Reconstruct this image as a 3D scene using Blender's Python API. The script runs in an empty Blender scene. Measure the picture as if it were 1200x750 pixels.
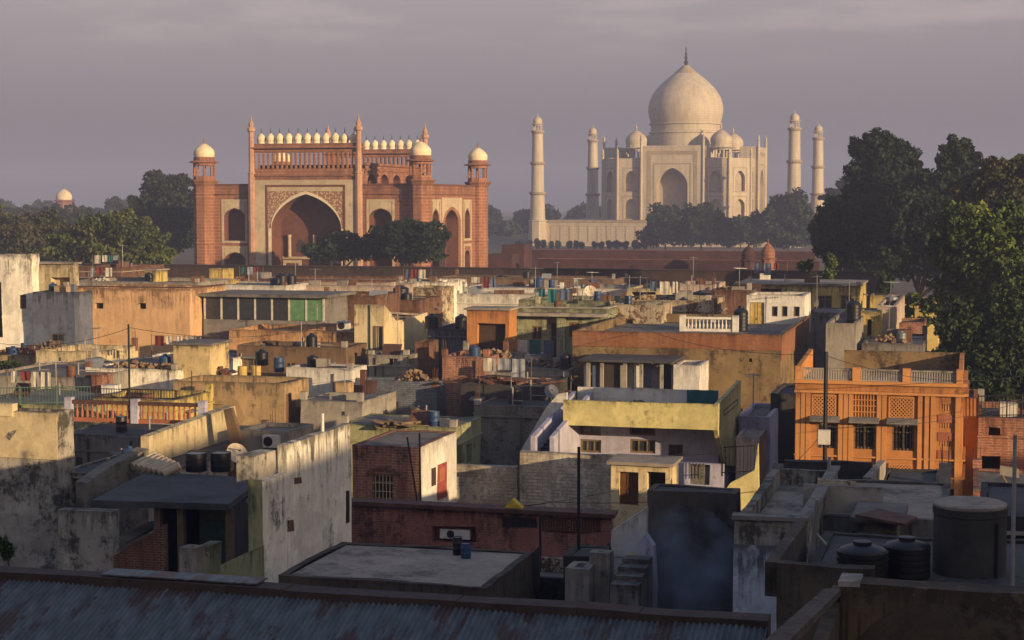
import bpy, math, random
import numpy as np
from mathutils import Vector, noise

random.seed(7)
rng = np.random.default_rng(7)
scene = bpy.context.scene
COL = scene.collection
R = math.radians

# ------------------------------------------------------------------ camera
CAM_H, YAW, FPX, HY = 16.0, R(15.2), 2000.0, 238.0
PITCH = -math.atan((375.0 - HY) / FPX)
cam_data = bpy.data.cameras.new("camera")
cam = bpy.data.objects.new("camera", cam_data)
COL.objects.link(cam)
cam_data.sensor_width = 36.0
cam_data.lens = 36.0 * FPX / 1200.0
cam_data.clip_start = 0.1
cam_data.clip_end = 20000.0
cam.location = (0, 0, CAM_H)
cam.rotation_euler = (R(90) + PITCH, 0, YAW)
scene.camera = cam

# ------------------------------------------------------------------ light
SUN_EL, SUN_SE = R(9.5), R(60)          # elevation; degrees east of south
sun_vec = Vector((math.sin(SUN_SE) * math.cos(SUN_EL), -math.cos(SUN_SE) * math.cos(SUN_EL), math.sin(SUN_EL)))
sd = bpy.data.lights.new("sun", 'SUN')
sd.energy = 5.0
sd.angle = R(0.5)
sd.color = (1.0, 0.72, 0.40)
sun = bpy.data.objects.new("sun", sd)
COL.objects.link(sun)
sun.rotation_euler = (-sun_vec).to_track_quat('-Z', 'Y').to_euler()

world = bpy.data.worlds.new("World")
scene.world = world
world.use_nodes = True
wn, wl = world.node_tree.nodes, world.node_tree.links
wn.clear()
w_out = wn.new("ShaderNodeOutputWorld")
w_bg = wn.new("ShaderNodeBackground")
w_bg.inputs["Strength"].default_value = 0.1
sky = wn.new("ShaderNodeTexSky")
sky.sky_type = 'NISHITA'
sky.sun_disc = False
sky.sun_elevation = SUN_EL
sky.sun_rotation = R(180) - SUN_SE
sky.dust_density = 4.0
sky.air_density = 1.2
# a smog-laden dawn: the clear sky is veiled by mauve-grey air and thin pale clouds
w_tc = wn.new("ShaderNodeTexCoord")
w_sep = wn.new("ShaderNodeSeparateXYZ")
wl.new(w_tc.outputs["Generated"], w_sep.inputs[0])
w_ramp = wn.new("ShaderNodeValToRGB")
cr = w_ramp.color_ramp
cr.elements[0].position = 0.0
cr.elements[0].color = (0.90, 0.90, 1.24, 1)
cr.elements[1].position = 0.14
cr.elements[1].color = (2.70, 2.30, 2.44, 1)
e = cr.elements.new(0.05); e.color = (1.36, 1.22, 1.46, 1)
e = cr.elements.new(0.6); e.color = (1.08, 1.66, 2.95, 1)
wl.new(w_sep.outputs["Z"], w_ramp.inputs[0])
w_map = wn.new("ShaderNodeMapping")
w_map.inputs["Scale"].default_value = (5.0, 5.0, 26.0)
wl.new(w_tc.outputs["Generated"], w_map.inputs[0])
w_noise = wn.new("ShaderNodeTexNoise")
w_noise.inputs["Scale"].default_value = 1.6
w_noise.inputs["Detail"].default_value = 7.0
w_noise.inputs["Roughness"].default_value = 0.55
wl.new(w_map.outputs[0], w_noise.inputs["Vector"])
w_cr = wn.new("ShaderNodeValToRGB")
w_cr.color_ramp.elements[0].position = 0.47
w_cr.color_ramp.elements[1].position = 0.66
wl.new(w_noise.outputs["Fac"], w_cr.inputs[0])
w_hi = wn.new("ShaderNodeMapRange")
w_hi.inputs["From Min"].default_value = 0.075
w_hi.inputs["From Max"].default_value = 0.108
wl.new(w_sep.outputs["Z"], w_hi.inputs["Value"])
w_cm = wn.new("ShaderNodeMath"); w_cm.operation = 'MULTIPLY'
wl.new(w_cr.outputs[0], w_cm.inputs[0]); wl.new(w_hi.outputs[0], w_cm.inputs[1])
w_mix = wn.new("ShaderNodeMix"); w_mix.data_type = 'RGBA'
w_dot = wn.new("ShaderNodeVectorMath"); w_dot.operation = 'DOT_PRODUCT'
w_dot.inputs[1].default_value = tuple(sun_vec)
wl.new(w_tc.outputs["Generated"], w_dot.inputs[0])
w_gl = wn.new("ShaderNodeMapRange")                       # the air glows around the low sun
w_gl.inputs["From Min"].default_value = -0.1; w_gl.inputs["From Max"].default_value = 0.95
w_gl.inputs["To Min"].default_value = 0.86; w_gl.inputs["To Max"].default_value = 0.66
wl.new(w_dot.outputs["Value"], w_gl.inputs["Value"])
wl.new(w_gl.outputs[0], w_mix.inputs[0])
wl.new(sky.outputs[0], w_mix.inputs[6]); wl.new(w_ramp.outputs[0], w_mix.inputs[7])
w_cl = wn.new("ShaderNodeMix"); w_cl.data_type = 'RGBA'
w_cl.inputs[7].default_value = (4.6, 3.6, 3.4, 1)
w_c2 = wn.new("ShaderNodeMath"); w_c2.operation = 'MULTIPLY'; w_c2.inputs[1].default_value = 0.34
wl.new(w_cm.outputs[0], w_c2.inputs[0])
wl.new(w_c2.outputs[0], w_cl.inputs[0])
wl.new(w_mix.outputs[2], w_cl.inputs[6])
wl.new(w_cl.outputs[2], w_bg.inputs["Color"])
wl.new(w_bg.outputs[0], w_out.inputs["Surface"])

vs = scene.view_settings
vs.view_transform = 'Standard'
vs.look = 'None'
vs.exposure = 0.78
vs.gamma = 1.0
vs.use_curve_mapping = False
scene.cycles.use_denoising = True
scene.cycles.max_bounces = 6
scene.cycles.volume_bounces = 0
scene.cycles.transparent_max_bounces = 6

# ------------------------------------------------------------------ photo measurements -> places
_cp, _sp = math.cos(PITCH), math.sin(PITCH)
_rt = Vector((math.cos(YAW), math.sin(YAW), 0))
_fw = Vector((-math.sin(YAW) * _cp, math.cos(YAW) * _cp, _sp))
_up = _rt.cross(_fw)
EYE = Vector((0, 0, CAM_H))
def ray(px, py): return _rt * ((px - 600) / FPX) + _up * ((375 - py) / FPX) + _fw
def atY(px, py, Y):
    d = ray(px, py); return EYE + d * (Y / d.y)
def atX(px, py, X):
    d = ray(px, py); return EYE + d * (X / d.x)
def atZ(px, py, Z):
    d = ray(px, py); return EYE + d * ((Z - CAM_H) / d.z)

# ------------------------------------------------------------------ materials
def lin(c):
    c = c / 255.0
    return c / 12.92 if c <= 0.04045 else ((c + 0.055) / 1.055) ** 2.4
def C(r, g, b): return (lin(r), lin(g), lin(b), 1.0)

def new_mat(name):
    m = bpy.data.materials.new(name); m.use_nodes = True
    n = m.node_tree.nodes; n.clear()
    out = n.new("ShaderNodeOutputMaterial")
    b = n.new("ShaderNodeBsdfPrincipled")
    m.node_tree.links.new(b.outputs[0], out.inputs[0])
    return m, n, m.node_tree.links, b

def plaster(name, base, dirt=(58, 52, 46), amt=0.5, streak=0.6, top=0.5, scale=1.0, brick=0.0, rough=0.9, vary=0.18,
            brick_cols=((120, 70, 48), (92, 54, 40), (130, 116, 98)), bump=0.25, row=0.08):
    """weathered wall: blotches, rain streaks and dark growth under the top edge, optional brick showing through"""
    m, n, l, b = new_mat(name)
    geo = n.new("ShaderNodeNewGeometry")
    def noise_at(sc, vec_scale=None, detail=5, rough_=0.6):
        t = n.new("ShaderNodeTexNoise")
        t.inputs["Scale"].default_value = sc; t.inputs["Detail"].default_value = detail; t.inputs["Roughness"].default_value = rough_
        if vec_scale:
            mp = n.new("ShaderNodeMapping"); mp.inputs["Scale"].default_value = vec_scale
            l.new(geo.outputs["Position"], mp.inputs[0]); l.new(mp.outputs[0], t.inputs["Vector"])
        else:
            l.new(geo.outputs["Position"], t.inputs["Vector"])
        return t.outputs["Fac"]
    def math_(op, a, b_):
        x = n.new("ShaderNodeMath"); x.operation = op
        for i, s in ((0, a), (1, b_)):
            if isinstance(s, (int, float)): x.inputs[i].default_value = s
            else: l.new(s, x.inputs[i])
        return x.outputs[0]
    def rng_(v, a, c, lo=0.0, hi=1.0):
        x = n.new("ShaderNodeMapRange"); x.interpolation_type = 'SMOOTHSTEP'
        for k, val in (("From Min", a), ("From Max", c), ("To Min", lo), ("To Max", hi)): x.inputs[k].default_value = val
        l.new(v, x.inputs["Value"]); return x.outputs[0]
    def mix(f, a, c):
        x = n.new("ShaderNodeMix"); x.data_type = 'RGBA'
        if isinstance(f, (int, float)): x.inputs[0].default_value = f
        else: l.new(f, x.inputs[0])
        for i, s in ((6, a), (7, c)):
            if isinstance(s, tuple): x.inputs[i].default_value = s
            else: l.new(s, x.inputs[i])
        return x.outputs[2]
    big = noise_at(0.5 * scale, detail=9, rough_=0.72)
    fine = noise_at(4.0 * scale, detail=6, rough_=0.75)
    mid = noise_at(1.5 * scale, detail=5, rough_=0.65)
    strk = noise_at(1.0 * scale, (1.9, 1.9, 0.26), detail=7, rough_=0.78)
    def desat(c, k=0.88):
        g_ = 0.3 * c[0] + 0.55 * c[1] + 0.15 * c[2]
        return tuple(g_ + (x - g_) * k for x in c)
    base_l = C(*desat(base))
    dark = tuple(x * (1 - 1.5 * vary) for x in base_l[:3]) + (1,)
    lite = tuple(min(0.9, x * (1 + vary * 0.8)) for x in base_l[:3]) + (1,)
    vor = n.new("ShaderNodeTexVoronoi"); vor.inputs["Scale"].default_value = 0.55 * scale
    wv = n.new("ShaderNodeVectorMath"); wv.operation = 'ADD'
    nv = n.new("ShaderNodeTexNoise"); nv.inputs["Scale"].default_value = 1.3 * scale; nv.inputs["Detail"].default_value = 3
    l.new(geo.outputs["Position"], nv.inputs["Vector"]); l.new(geo.outputs["Position"], wv.inputs[0]); l.new(nv.outputs["Color"], wv.inputs[1]); l.new(wv.outputs[0], vor.inputs["Vector"])
    vs_ = n.new("ShaderNodeSeparateXYZ"); l.new(vor.outputs["Color"], vs_.inputs[0])
    tone = math_('ADD', math_('ADD', math_('MULTIPLY', fine, 0.35), math_('MULTIPLY', mid, 0.5)), math_('MULTIPLY', vs_.outputs[0], 0.16))
    col = mix(rng_(tone, 0.32, 0.66), dark, lite)
    if brick > 0:
        sx = n.new("ShaderNodeSeparateXYZ"); l.new(geo.outputs["Position"], sx.inputs[0])
        cx = n.new("ShaderNodeCombineXYZ")
        l.new(math_('ADD', sx.outputs[0], sx.outputs[1]), cx.inputs[0]); l.new(sx.outputs[2], cx.inputs[1])
        bt = n.new("ShaderNodeTexBrick")
        bt.inputs["Scale"].default_value = 1.0
        bt.inputs["Brick Width"].default_value = row * 3; bt.inputs["Row Height"].default_value = row
        bt.inputs["Mortar Size"].default_value = row * 0.14
        bt.inputs["Color1"].default_value = C(*desat(brick_cols[0])); bt.inputs["Color2"].default_value = C(*desat(brick_cols[1])); bt.inputs["Mortar"].default_value = C(*desat(brick_cols[2]))
        l.new(cx.outputs[0], bt.inputs["Vector"])
        bsum = math_('ADD', math_('MULTIPLY', big, 0.7), math_('MULTIPLY', fine, 0.3))
        bm_ = rng_(bsum, 0.72 - brick * 0.5, 0.76 - brick * 0.5)
        bcol = mix(rng_(strk, 0.35, 0.7), bt.outputs["Color"], C(*tuple(x * 0.8 for x in desat(brick_cols[0]))))
        col = mix(bm_, col, bcol)
    tc = n.new("ShaderNodeTexCoord"); gz = n.new("ShaderNodeSeparateXYZ"); l.new(tc.outputs["Generated"], gz.inputs[0])
    topm = rng_(gz.outputs[2], 0.45, 1.0)
    mouldv = math_('ADD', math_('ADD', math_('MULTIPLY', big, 0.62), math_('MULTIPLY', fine, 0.2)), math_('MULTIPLY', strk, 0.18))
    mould = rng_(mouldv, 0.60 - 0.16 * amt, 0.68 - 0.10 * amt)
    s1 = math_('MULTIPLY', mould, min(1.0, 0.35 + 0.6 * amt))
    s2 = math_('MULTIPLY', math_('MULTIPLY', math_('MULTIPLY', rng_(strk, 0.42, 0.70), rng_(mid, 0.34, 0.62)), topm), min(1.0, streak * top * 1.7))
    s3 = math_('MULTIPLY', math_('MULTIPLY', rng_(strk, 0.52, 0.74), rng_(mid, 0.40, 0.62)), 0.40 * streak)
    thin = noise_at(1.0 * scale, (6.0, 6.0, 0.22), detail=4, rough_=0.6)
    edge = rng_(gz.outputs[2], 0.80, 1.0)
    s4 = math_('MULTIPLY', math_('MULTIPLY', rng_(math_('ADD', math_('MULTIPLY', thin, 0.6), math_('MULTIPLY', mid, 0.4)), 0.44, 0.60), edge), min(1.0, top * 1.1))
    s5 = math_('MULTIPLY', math_('MULTIPLY', rng_(gz.outputs[2], 0.94, 1.0), rng_(mid, 0.32, 0.5)), min(0.9, top))
    m1 = math_('MINIMUM', math_('ADD', math_('ADD', math_('ADD', s1, s2), s3), math_('MAXIMUM', s4, s5)), 0.88)
    col = mix(m1, col, C(*desat(dirt)))
    l.new(col, b.inputs["Base Color"])
    b.inputs["Roughness"].default_value = rough
    b.inputs["Specular IOR Level"].default_value = 0.25
    bp = n.new("ShaderNodeBump"); bp.inputs["Strength"].default_value = bump; bp.inputs["Distance"].default_value = 0.05
    l.new(fine, bp.inputs["Height"]); l.new(bp.outputs[0], b.inputs["Normal"])
    return m

def plain(name, col, rough=0.7, metal=0.0, vary=0.25, scale=3.0, spec=0.3):
    m, n, l, b = new_mat(name)
    geo = n.new("ShaderNodeNewGeometry")
    t = n.new("ShaderNodeTexNoise"); t.inputs["Scale"].default_value = scale; t.inputs["Detail"].default_value = 6
    l.new(geo.outputs["Position"], t.inputs["Vector"])
    r_ = n.new("ShaderNodeValToRGB")
    c = C(*col)
    r_.color_ramp.elements[0].position = 0.3; r_.color_ramp.elements[1].position = 0.72
    r_.color_ramp.elements[0].color = tuple(x * (1 - vary) for x in c[:3]) + (1,)
    r_.color_ramp.elements[1].color = tuple(min(1, x * (1 + vary * 0.7)) for x in c[:3]) + (1,)
    l.new(t.outputs["Fac"], r_.inputs[0]); l.new(r_.outputs[0], b.inputs["Base Color"])
    b.inputs["Roughness"].default_value = rough; b.inputs["Metallic"].default_value = metal
    b.inputs["Specular IOR Level"].default_value = spec
    return m

def leaf_mat(name, dark, light, warm=None):
    m, n, l, b = new_mat(name)
    geo = n.new("ShaderNodeNewGeometry")
    t = n.new("ShaderNodeTexNoise"); t.inputs["Scale"].default_value = 0.22; t.inputs["Detail"].default_value = 3
    l.new(geo.outputs["Position"], t.inputs["Vector"])
    a = n.new("ShaderNodeMath"); a.operation = 'MULTIPLY_ADD'; a.inputs[1].default_value = 0.5
    l.new(geo.outputs["Random Per Island"], a.inputs[0])
    s = n.new("ShaderNodeMath"); s.operation = 'SUBTRACT'; s.inputs[1].default_value = 0.25
    l.new(t.outputs["Fac"], s.inputs[0]); l.new(s.outputs[0], a.inputs[2])
    r_ = n.new("ShaderNodeValToRGB")
    r_.color_ramp.elements[0].position = 0.2; r_.color_ramp.elements[0].color = C(*dark)
    r_.color_ramp.elements[1].position = 0.75; r_.color_ramp.elements[1].color = C(*light)
    if warm:
        e_ = r_.color_ramp.elements.new(0.92); e_.color = C(*warm)
    l.new(a.outputs[0], r_.inputs[0]); l.new(r_.outputs[0], b.inputs["Base Color"])
    b.inputs["Roughness"].default_value = 0.75
    b.inputs["Specular IOR Level"].default_value = 0.15
    return m

M = {}
# monuments
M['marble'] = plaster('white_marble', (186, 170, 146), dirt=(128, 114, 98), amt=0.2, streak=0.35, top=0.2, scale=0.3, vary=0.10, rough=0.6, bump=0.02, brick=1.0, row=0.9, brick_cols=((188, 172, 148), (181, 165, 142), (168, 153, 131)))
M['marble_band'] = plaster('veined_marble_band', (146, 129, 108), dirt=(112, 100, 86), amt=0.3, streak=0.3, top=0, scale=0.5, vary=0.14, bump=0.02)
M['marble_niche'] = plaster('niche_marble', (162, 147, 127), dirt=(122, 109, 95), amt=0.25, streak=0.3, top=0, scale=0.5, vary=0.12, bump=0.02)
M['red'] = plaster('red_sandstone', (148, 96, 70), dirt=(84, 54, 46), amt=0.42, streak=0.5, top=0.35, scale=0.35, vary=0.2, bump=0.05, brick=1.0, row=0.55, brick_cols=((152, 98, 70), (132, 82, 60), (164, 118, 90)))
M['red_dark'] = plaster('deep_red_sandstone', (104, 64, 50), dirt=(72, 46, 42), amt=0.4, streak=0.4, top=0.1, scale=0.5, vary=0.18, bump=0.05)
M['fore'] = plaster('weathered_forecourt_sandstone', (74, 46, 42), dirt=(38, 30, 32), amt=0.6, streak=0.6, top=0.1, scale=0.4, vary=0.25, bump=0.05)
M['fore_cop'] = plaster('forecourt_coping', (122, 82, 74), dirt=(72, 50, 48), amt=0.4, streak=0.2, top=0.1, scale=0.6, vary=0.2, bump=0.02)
M['inlay'] = plaster('white_inlay', (178, 158, 128), dirt=(110, 88, 70), amt=0.35, streak=0.4, top=0.1, scale=0.8, vary=0.16, bump=0.02)
M['dome_cream'] = plaster('dome_marble', (208, 190, 156), dirt=(122, 104, 84), amt=0.35, streak=0.6, top=0.1, scale=0.8, vary=0.12, bump=0.02)
def inlay_floral():
    m, n, l, b = new_mat('floral_inlay')
    geo = n.new("ShaderNodeNewGeometry")
    v = n.new("ShaderNodeTexVoronoi"); v.inputs["Scale"].default_value = 2.6
    l.new(geo.outputs["Position"], v.inputs["Vector"])
    w = n.new("ShaderNodeTexNoise"); w.inputs["Scale"].default_value = 3.4; w.inputs["Detail"].default_value = 6
    l.new(geo.outputs["Position"], w.inputs["Vector"])
    a = n.new("ShaderNodeMath"); a.operation = 'ADD'; l.new(v.outputs["Distance"], a.inputs[0]); l.new(w.outputs["Fac"], a.inputs[1])
    r_ = n.new("ShaderNodeValToRGB"); r_.color_ramp.elements[0].position = 0.80; r_.color_ramp.elements[0].color = C(178, 158, 128)
    r_.color_ramp.elements[1].position = 1.05; r_.color_ramp.elements[1].color = C(128, 92, 70)
    l.new(a.outputs[0], r_.inputs[0]); l.new(r_.outputs[0], b.inputs["Base Color"]); b.inputs["Roughness"].default_value = 0.8
    return m
M['floral'] = inlay_floral()
M['pinn'] = plaster('banded_pale_sandstone', (170, 130, 106), dirt=(120, 74, 58), amt=0.5, streak=0.3, top=0, scale=1.2, vary=0.16, bump=0.02)
# town plasters
M['white_stain'] = plaster('stained_white_plaster', (230, 220, 200), dirt=(48, 44, 40), amt=0.46, streak=0.7, top=0.65)
M['white_black'] = plaster('mouldy_white_plaster', (160, 152, 138), dirt=(38, 35, 32), amt=0.86, streak=0.7, top=0.5, scale=1.2)
M['white'] = plaster('white_limewash', (204, 198, 186), dirt=(84, 76, 68), amt=0.35, streak=0.6, top=0.5)
M['white_lav'] = plaster('lavender_limewash', (164, 160, 178), dirt=(84, 80, 84), amt=0.3, streak=0.6, top=0.3)
M['bluegrey'] = plaster('blue_grey_wall_tone', (92, 98, 116), dirt=(40, 42, 50), amt=0.5, streak=0.8, top=0.8)  # blue-grey tone with darker streaks towards the top
M['orange'] = plaster('salmon_orange_plaster', (198, 156, 112), dirt=(96, 70, 54), amt=0.36, streak=0.7, top=0.8, vary=0.1)
M['orange2'] = plaster('ochre_orange_plaster', (182, 118, 62), dirt=(100, 66, 48), amt=0.4, streak=0.7, top=0.5, vary=0.14)
M['orange_trim'] = plaster('orange_trim', (192, 128, 70), dirt=(110, 70, 50), amt=0.3, streak=0.6, top=0.3, vary=0.1)
M['lattice_back'] = plain('painted_lattice_shade', (92, 50, 36), .9)  # dark backing tone painted to read as shade behind the lattice
M['terracotta'] = plaster('terracotta_panel', (158, 92, 64), dirt=(92, 60, 48), amt=0.3, streak=0.5, top=0.3)
M['buff'] = plaster('buff_plaster', (186, 140, 94), dirt=(86, 62, 46), amt=0.58, streak=0.7, top=0.6)
M['cream'] = plaster('cream_plaster', (196, 176, 134), dirt=(84, 74, 58), amt=0.4, streak=0.7, top=0.6)
M['mouldcream'] = plaster('mouldy_cream_plaster', (198, 172, 122), dirt=(62, 56, 44), amt=0.66, streak=0.8, top=1.0)
M['yellow'] = plaster('faded_yellow_plaster', (190, 164, 90), dirt=(78, 70, 46), amt=0.45, streak=0.8, top=0.7)
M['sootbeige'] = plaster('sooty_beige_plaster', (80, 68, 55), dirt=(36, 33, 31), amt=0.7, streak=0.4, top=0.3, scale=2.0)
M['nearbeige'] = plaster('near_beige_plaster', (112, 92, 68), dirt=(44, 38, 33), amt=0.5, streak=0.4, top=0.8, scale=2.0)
M['yellow_b'] = plaster('bright_yellow_plaster', (194, 180, 116), dirt=(96, 88, 56), amt=0.5, streak=0.9, top=0.5)
M['tan'] = plaster('tan_plaster', (162, 134, 96), dirt=(72, 62, 48), amt=0.5, streak=0.7, top=0.6)
M['greenish'] = plaster('pale_green_plaster', (150, 150, 116), dirt=(66, 68, 54), amt=0.5, streak=0.8, top=0.7)
M['greenyellow'] = plaster('yellow_green_plaster', (152, 150, 106), dirt=(64, 64, 48), amt=0.5, streak=0.7, top=0.6)
M['grey'] = plaster('grey_cement', (118, 112, 106), dirt=(52, 49, 46), amt=0.55, streak=0.6, top=0.6)
M['grey_lt'] = plaster('pale_cement', (146, 138, 126), dirt=(70, 64, 58), amt=0.5, streak=0.6, top=0.5)
M['grey_rub'] = plaster('rubble_wall', (116, 110, 100), dirt=(48, 45, 42), amt=0.66, streak=0.2, top=0.3, scale=2.2, bump=0.7)
M['darkwall'] = plaster('dark_grey_plaster', (62, 60, 60), dirt=(30, 29, 30), amt=0.6, streak=0.7, top=0.3)  # dark grey wall tone with darker blotches and streaks
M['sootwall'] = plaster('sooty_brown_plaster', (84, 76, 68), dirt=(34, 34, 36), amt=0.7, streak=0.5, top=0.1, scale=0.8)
M['yardbrown'] = plaster('dark_yard_cement', (88, 76, 64), dirt=(40, 37, 34), amt=0.6, streak=0.5, top=0.6)
M['pinkplaster'] = plaster('faded_pink_plaster', (156, 98, 84), dirt=(58, 44, 42), amt=0.62, streak=0.6, top=0.8, brick=0.5, row=0.1, brick_cols=((140, 86, 70), (118, 74, 62), (140, 112, 98)))
M['coolwash'] = plaster('cool_whitewash', (206, 208, 218), dirt=(70, 68, 72), amt=0.25, streak=0.4, top=0.9)
M['brown'] = plaster('brown_cement', (112, 88, 66), dirt=(56, 46, 38), amt=0.55, streak=0.6, top=0.4)
M['brick'] = plaster('old_brick', (130, 98, 74), dirt=(56, 42, 36), amt=0.5, streak=0.4, top=0.6, brick=1.0)
M['brick_or'] = plaster('orange_brick', (140, 96, 62), dirt=(62, 44, 34), amt=0.42, streak=0.5, top=0.8, brick=0.9, brick_cols=((150, 86, 50), (116, 64, 40), (140, 118, 92)))
M['brick_plast'] = plaster('patchy_plaster_over_brick', (122, 100, 68), dirt=(52, 47, 38), amt=0.8, streak=0.5, top=0.2, brick=0.36, brick_cols=((140, 84, 50), (112, 66, 42), (130, 112, 88)))
M['brick_pink'] = plaster('pink_brick', (150, 96, 80), dirt=(60, 46, 44), amt=0.5, streak=0.5, top=0.5, brick=1.0, row=0.125, brick_cols=((170, 104, 78), (128, 82, 66), (168, 144, 122)))
M['brick_blue'] = plaster('bluish_block', (112, 118, 128), dirt=(60, 62, 68), amt=0.5, streak=0.3, top=0.3, brick=0.9, row=0.13, brick_cols=((112, 118, 130), (88, 94, 106), (70, 72, 76)))
M['blockwall'] = plaster('whitewashed_block', (190, 180, 160), dirt=(66, 60, 54), amt=0.5, streak=0.3, top=0.4, brick=0.55, row=0.16, brick_cols=((178, 168, 150), (158, 148, 132), (132, 123, 110)))
M['peel'] = plaster('peeling_plaster', (176, 162, 134), dirt=(78, 62, 46), amt=0.6, streak=0.5, top=0.5, brick=0.42, scale=1.4)
M['pinkwhite'] = plaster('pink_white_plaster', (176, 156, 140), dirt=(90, 76, 66), amt=0.45, streak=0.6, top=0.5)
M['compound'] = plaster('dark_compound_wall', (66, 50, 44), dirt=(34, 29, 30), amt=0.6, streak=0.4, top=0.4, scale=0.5)
# roofs and small things
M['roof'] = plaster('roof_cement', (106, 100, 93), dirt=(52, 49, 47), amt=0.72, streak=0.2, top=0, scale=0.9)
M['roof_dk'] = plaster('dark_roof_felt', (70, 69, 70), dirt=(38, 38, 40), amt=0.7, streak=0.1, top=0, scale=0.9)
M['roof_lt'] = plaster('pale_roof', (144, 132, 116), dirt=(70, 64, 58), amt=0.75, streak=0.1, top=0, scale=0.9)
M['roof_lit'] = plaster('sunlit_ochre_roof', (140, 116, 84), dirt=(74, 62, 50), amt=0.5, streak=0.1, top=0, scale=0.9)  # warm roof tone with low sunlight put into the colour
M['interior'] = plain('dim_room', (58, 50, 46), 0.95)
M['dark_wood'] = plain('dark_wood', (66, 50, 40), 0.7)
M['brown_door'] = plain('brown_door_paint', (92, 62, 34), 0.6)
M['red_door'] = plain('faded_red_door', (142, 70, 62), 0.7)
M['yellow_door'] = plain('ochre_door', (176, 150, 86), 0.7)
M['green_door'] = plain('teal_door', (46, 76, 70), 0.7)
M['glass'] = plain('dusty_glass', (52, 54, 58), 0.25, spec=0.5)
M['green_glass'] = plain('green_pane', (92, 128, 92), 0.35)
M['frame'] = plain('window_paint', (110, 92, 70), 0.7)
M['frame_w'] = plain('white_paint', (184, 178, 166), 0.7)
M['iron'] = plain('dark_iron', (40, 38, 38), 0.6, metal=0.3)
M['green_iron'] = plain('green_iron_paint', (74, 98, 84), 0.6)
M['black_plastic'] = plain('black_plastic', (19, 20, 24), 0.45, spec=0.4, vary=0.2)
M['blue_plastic'] = plain('blue_plastic', (40, 62, 96), 0.5)
M['white_metal'] = plain('white_enamel', (196, 190, 180), 0.5)
M['grey_metal'] = plain('grey_metal', (120, 120, 122), 0.45, metal=0.4)
M['dish'] = plain('dish_grey', (196, 180, 158), 0.55)
M['teal'] = plain('teal_tarpaulin', (26, 88, 92), 0.7)
M['yellow_tarp'] = plain('yellow_tarpaulin', (190, 160, 50), 0.8)
M['rust'] = plain('rusty_sheet', (96, 66, 52), 0.8, vary=0.45)
M['brown_sheet'] = plain('brown_sheet', (82, 56, 46), 0.8, vary=0.4)
M['tin'] = plaster('weathered_tin', (126, 132, 134), dirt=(84, 66, 52), amt=0.45, streak=0.6, top=0.1, rough=0.6)
M['tile'] = plain('pale_asbestos', (176, 160, 132), 0.85)
M['pipe'] = plain('grey_pipe', (134, 130, 126), 0.5)
M['wood'] = plain('grey_timber', (104, 88, 70), 0.85, vary=0.4)
M['rubble'] = plain('rubble', (132, 108, 82), 0.95, vary=0.45, scale=5)
M['bark'] = plain('bark', (72, 60, 48), 0.95)
M['cloth_a'] = plain('grey_cloth', (132, 134, 142), 0.9)
M['cloth_b'] = plain('slate_blue_cloth', (80, 90, 112), 0.9)
M['cloth_c'] = plain('pale_cloth', (178, 170, 156), 0.9)
M['red_box'] = plain('dark_red_paint', (104, 46, 42), 0.8)
M['soil'] = plaster('earth', (92, 80, 64), dirt=(56, 54, 40), amt=0.5, streak=0.1, top=0, scale=0.2)
# foliage
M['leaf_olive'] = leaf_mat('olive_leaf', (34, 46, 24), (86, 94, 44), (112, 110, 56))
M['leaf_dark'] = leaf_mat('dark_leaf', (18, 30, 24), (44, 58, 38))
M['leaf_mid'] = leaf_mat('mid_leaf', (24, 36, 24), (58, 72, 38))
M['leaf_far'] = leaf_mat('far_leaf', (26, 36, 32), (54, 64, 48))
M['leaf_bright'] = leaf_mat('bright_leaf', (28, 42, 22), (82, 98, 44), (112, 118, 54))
M['leaf_brown'] = leaf_mat('dry_leaf', (36, 40, 28), (72, 72, 42), (96, 84, 52))

# ------------------------------------------------------------------ mesh builder
def wear(v, a):
    p = Vector(v)
    w = noise.noise_vector(p * 0.55) * a + noise.noise_vector(p * 2.1) * (a * 0.5) + noise.noise_vector(p * 6.3) * (a * 0.35)
    return (v[0] + w.x, v[1] + w.y, v[2] + w.z)

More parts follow.
